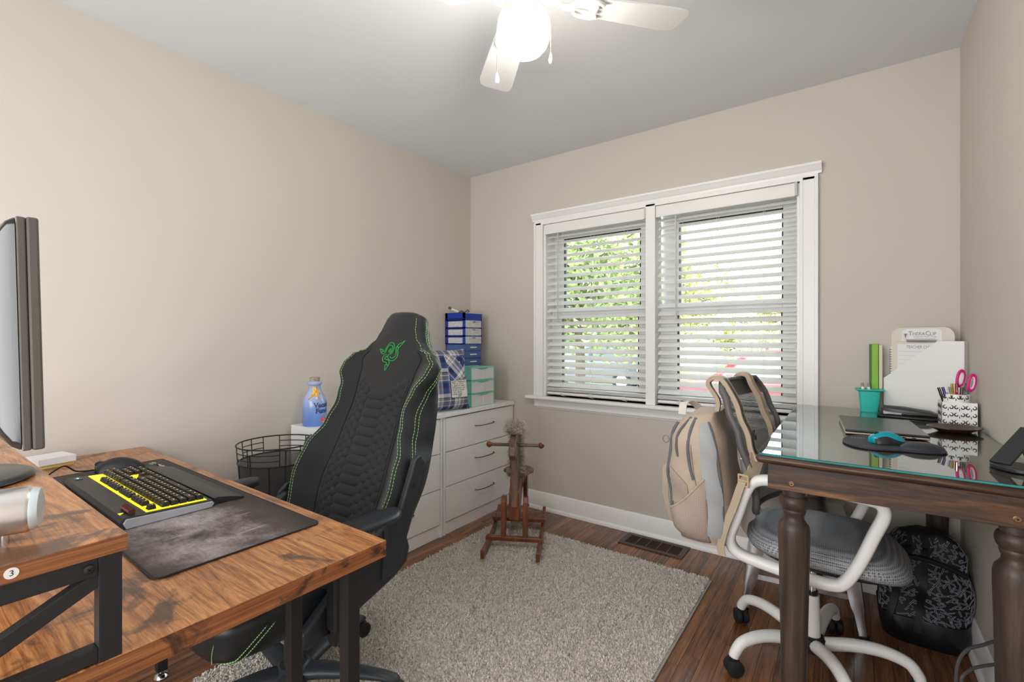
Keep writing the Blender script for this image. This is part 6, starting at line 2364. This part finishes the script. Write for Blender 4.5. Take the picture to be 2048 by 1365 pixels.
MB().loft([[V(a, c_, z) for a, c_ in rrect(s_, s_, .05, 5)] for s_, z in ((.33, .405), (.34, .408), (.34, .424), (.32, .432), (.20, .428))]).build('seat', steel, stl, smooth=40, local=True)
for sy in (-1, 1):
    MB().bar(V(-.19, sy * .185, .15), V(.19, sy * .185, .15), .010, .022).build('stretcher', steel, stl, smooth=0, local=True)

# ============================================================ BLACK PRINTED BAG
bg_m = pm('black_bag_fabric', (.006, .0065, .009), .65, bmp=(300, .3))
gb_ = thing('printed_bag', 'black backpack with grey outlined letter print under the glass table', 'bag', (.235, 2.48, 0))


def bag_sec(z):
    v = z / .43
    hx = interp([(0, .125), (.1, .136), (.5, .138), (.8, .122), (.93, .090), (1, .04)], v)
    hy = interp([(0, .10), (.1, .112), (.5, .115), (.8, .085), (.93, .055), (1, .02)], v)
    return hx, hy


def bag_pt(q, z, off=0):
    hx, hy = bag_sec(z)
    a = 2 * math.pi * q
    c_, s_ = math.cos(a), math.sin(a)
    ex = 3.2
    rr_ = (abs(c_) ** ex + abs(s_) ** ex) ** (-1 / ex)
    sl_ = .012 * math.sin(z * 30 + q * 9) + .008 * math.sin(q * 31 + z * 12)
    wv_ = sl_ * min(1, z * 8)
    return V(.236 + c_ * rr_ * (hx + off + wv_ * .5), 2.478 + s_ * rr_ * (hy + off + wv_), z)


MB().loft([[bag_pt(k / 64, z) for k in range(64)] for z in [.001, .012, .04, .08, .12, .16, .20, .24, .28, .32, .35, .38, .40, .415, .425]]).build('body', bg_m, gb_, smooth=60)
MB().loft([[bag_pt(k / 64, z, .006) for k in range(64)] for z in [.0005, .02, .06, .100, .104]]).build('bottom_panel', pm('black_vinyl', (.006, .007, .010), .35), gb_, smooth=60)
for q in (.655, .735):
    MB().slab(lambda u, v, o: bag_pt(q - .012 + .024 * u + .05 * (v - .5) * (1 if q < .7 else .6), .06 + .31 * v, .003 + o), 4, 16, .004).build('strap', pm('bag_strap%d' % int(q * 1000), (.004, .004, .005), .6), gb_, smooth=60)
MB().tube(smoothp([bag_pt(.60, .30, .008), bag_pt(.70, .335, .012), bag_pt(.80, .325, .012), bag_pt(.90, .29, .010)], 8), .010, 8).build('fold', bg_m, gb_, smooth=60)
# outlined letters N K P scattered over the front
ink = pm('grey_print', (.26, .26, .30), .6)
gl = {}
for ch in 'NKPI':
    gl[ch] = textmesh(ch, .035, None, None, None, outline=.0007, res=2)
rl = random.Random(11)
m = MB()
rowi = 0
z = .112
while z < .40:
    xx = -.152 + (rowi % 2) * .011
    while xx < .20:
        ch = rl.choice('NKPINKP')
        vs_, fs = gl[ch]
        ang = rl.choice((18, -42, 64, 18, -30, 108)) + rl.uniform(-8, 8)
        ca2, sa2 = math.cos(R(ang)), math.sin(R(ang))
        x0_, z0_ = xx + rl.uniform(-.003, .003), z + rl.uniform(-.003, .003)
        q_c = .75 + x0_ * 1.45
        if not (abs(q_c - .655 - .05 * ((z0_ - .06) / .31 - .5)) < .016 or abs(q_c - .735 - .03 * ((z0_ - .06) / .31 - .5)) < .016) and .52 < q_c < 1.02:
            pv = []
            for v_ in vs_:
                lx, ly = v_.x * ca2 - v_.y * sa2, v_.x * sa2 + v_.y * ca2
                pv.append(bag_pt(.75 + (x0_ + lx) * 1.45, min(max(z0_ + ly, .104), .424), .0022 + v_.z))
            m.add(pv, fs)
        xx += .0250
    z += .0235
    rowi += 1
m.build('printed_letters', ink, gb_, smooth=0, recalc=False, kind='stuff')
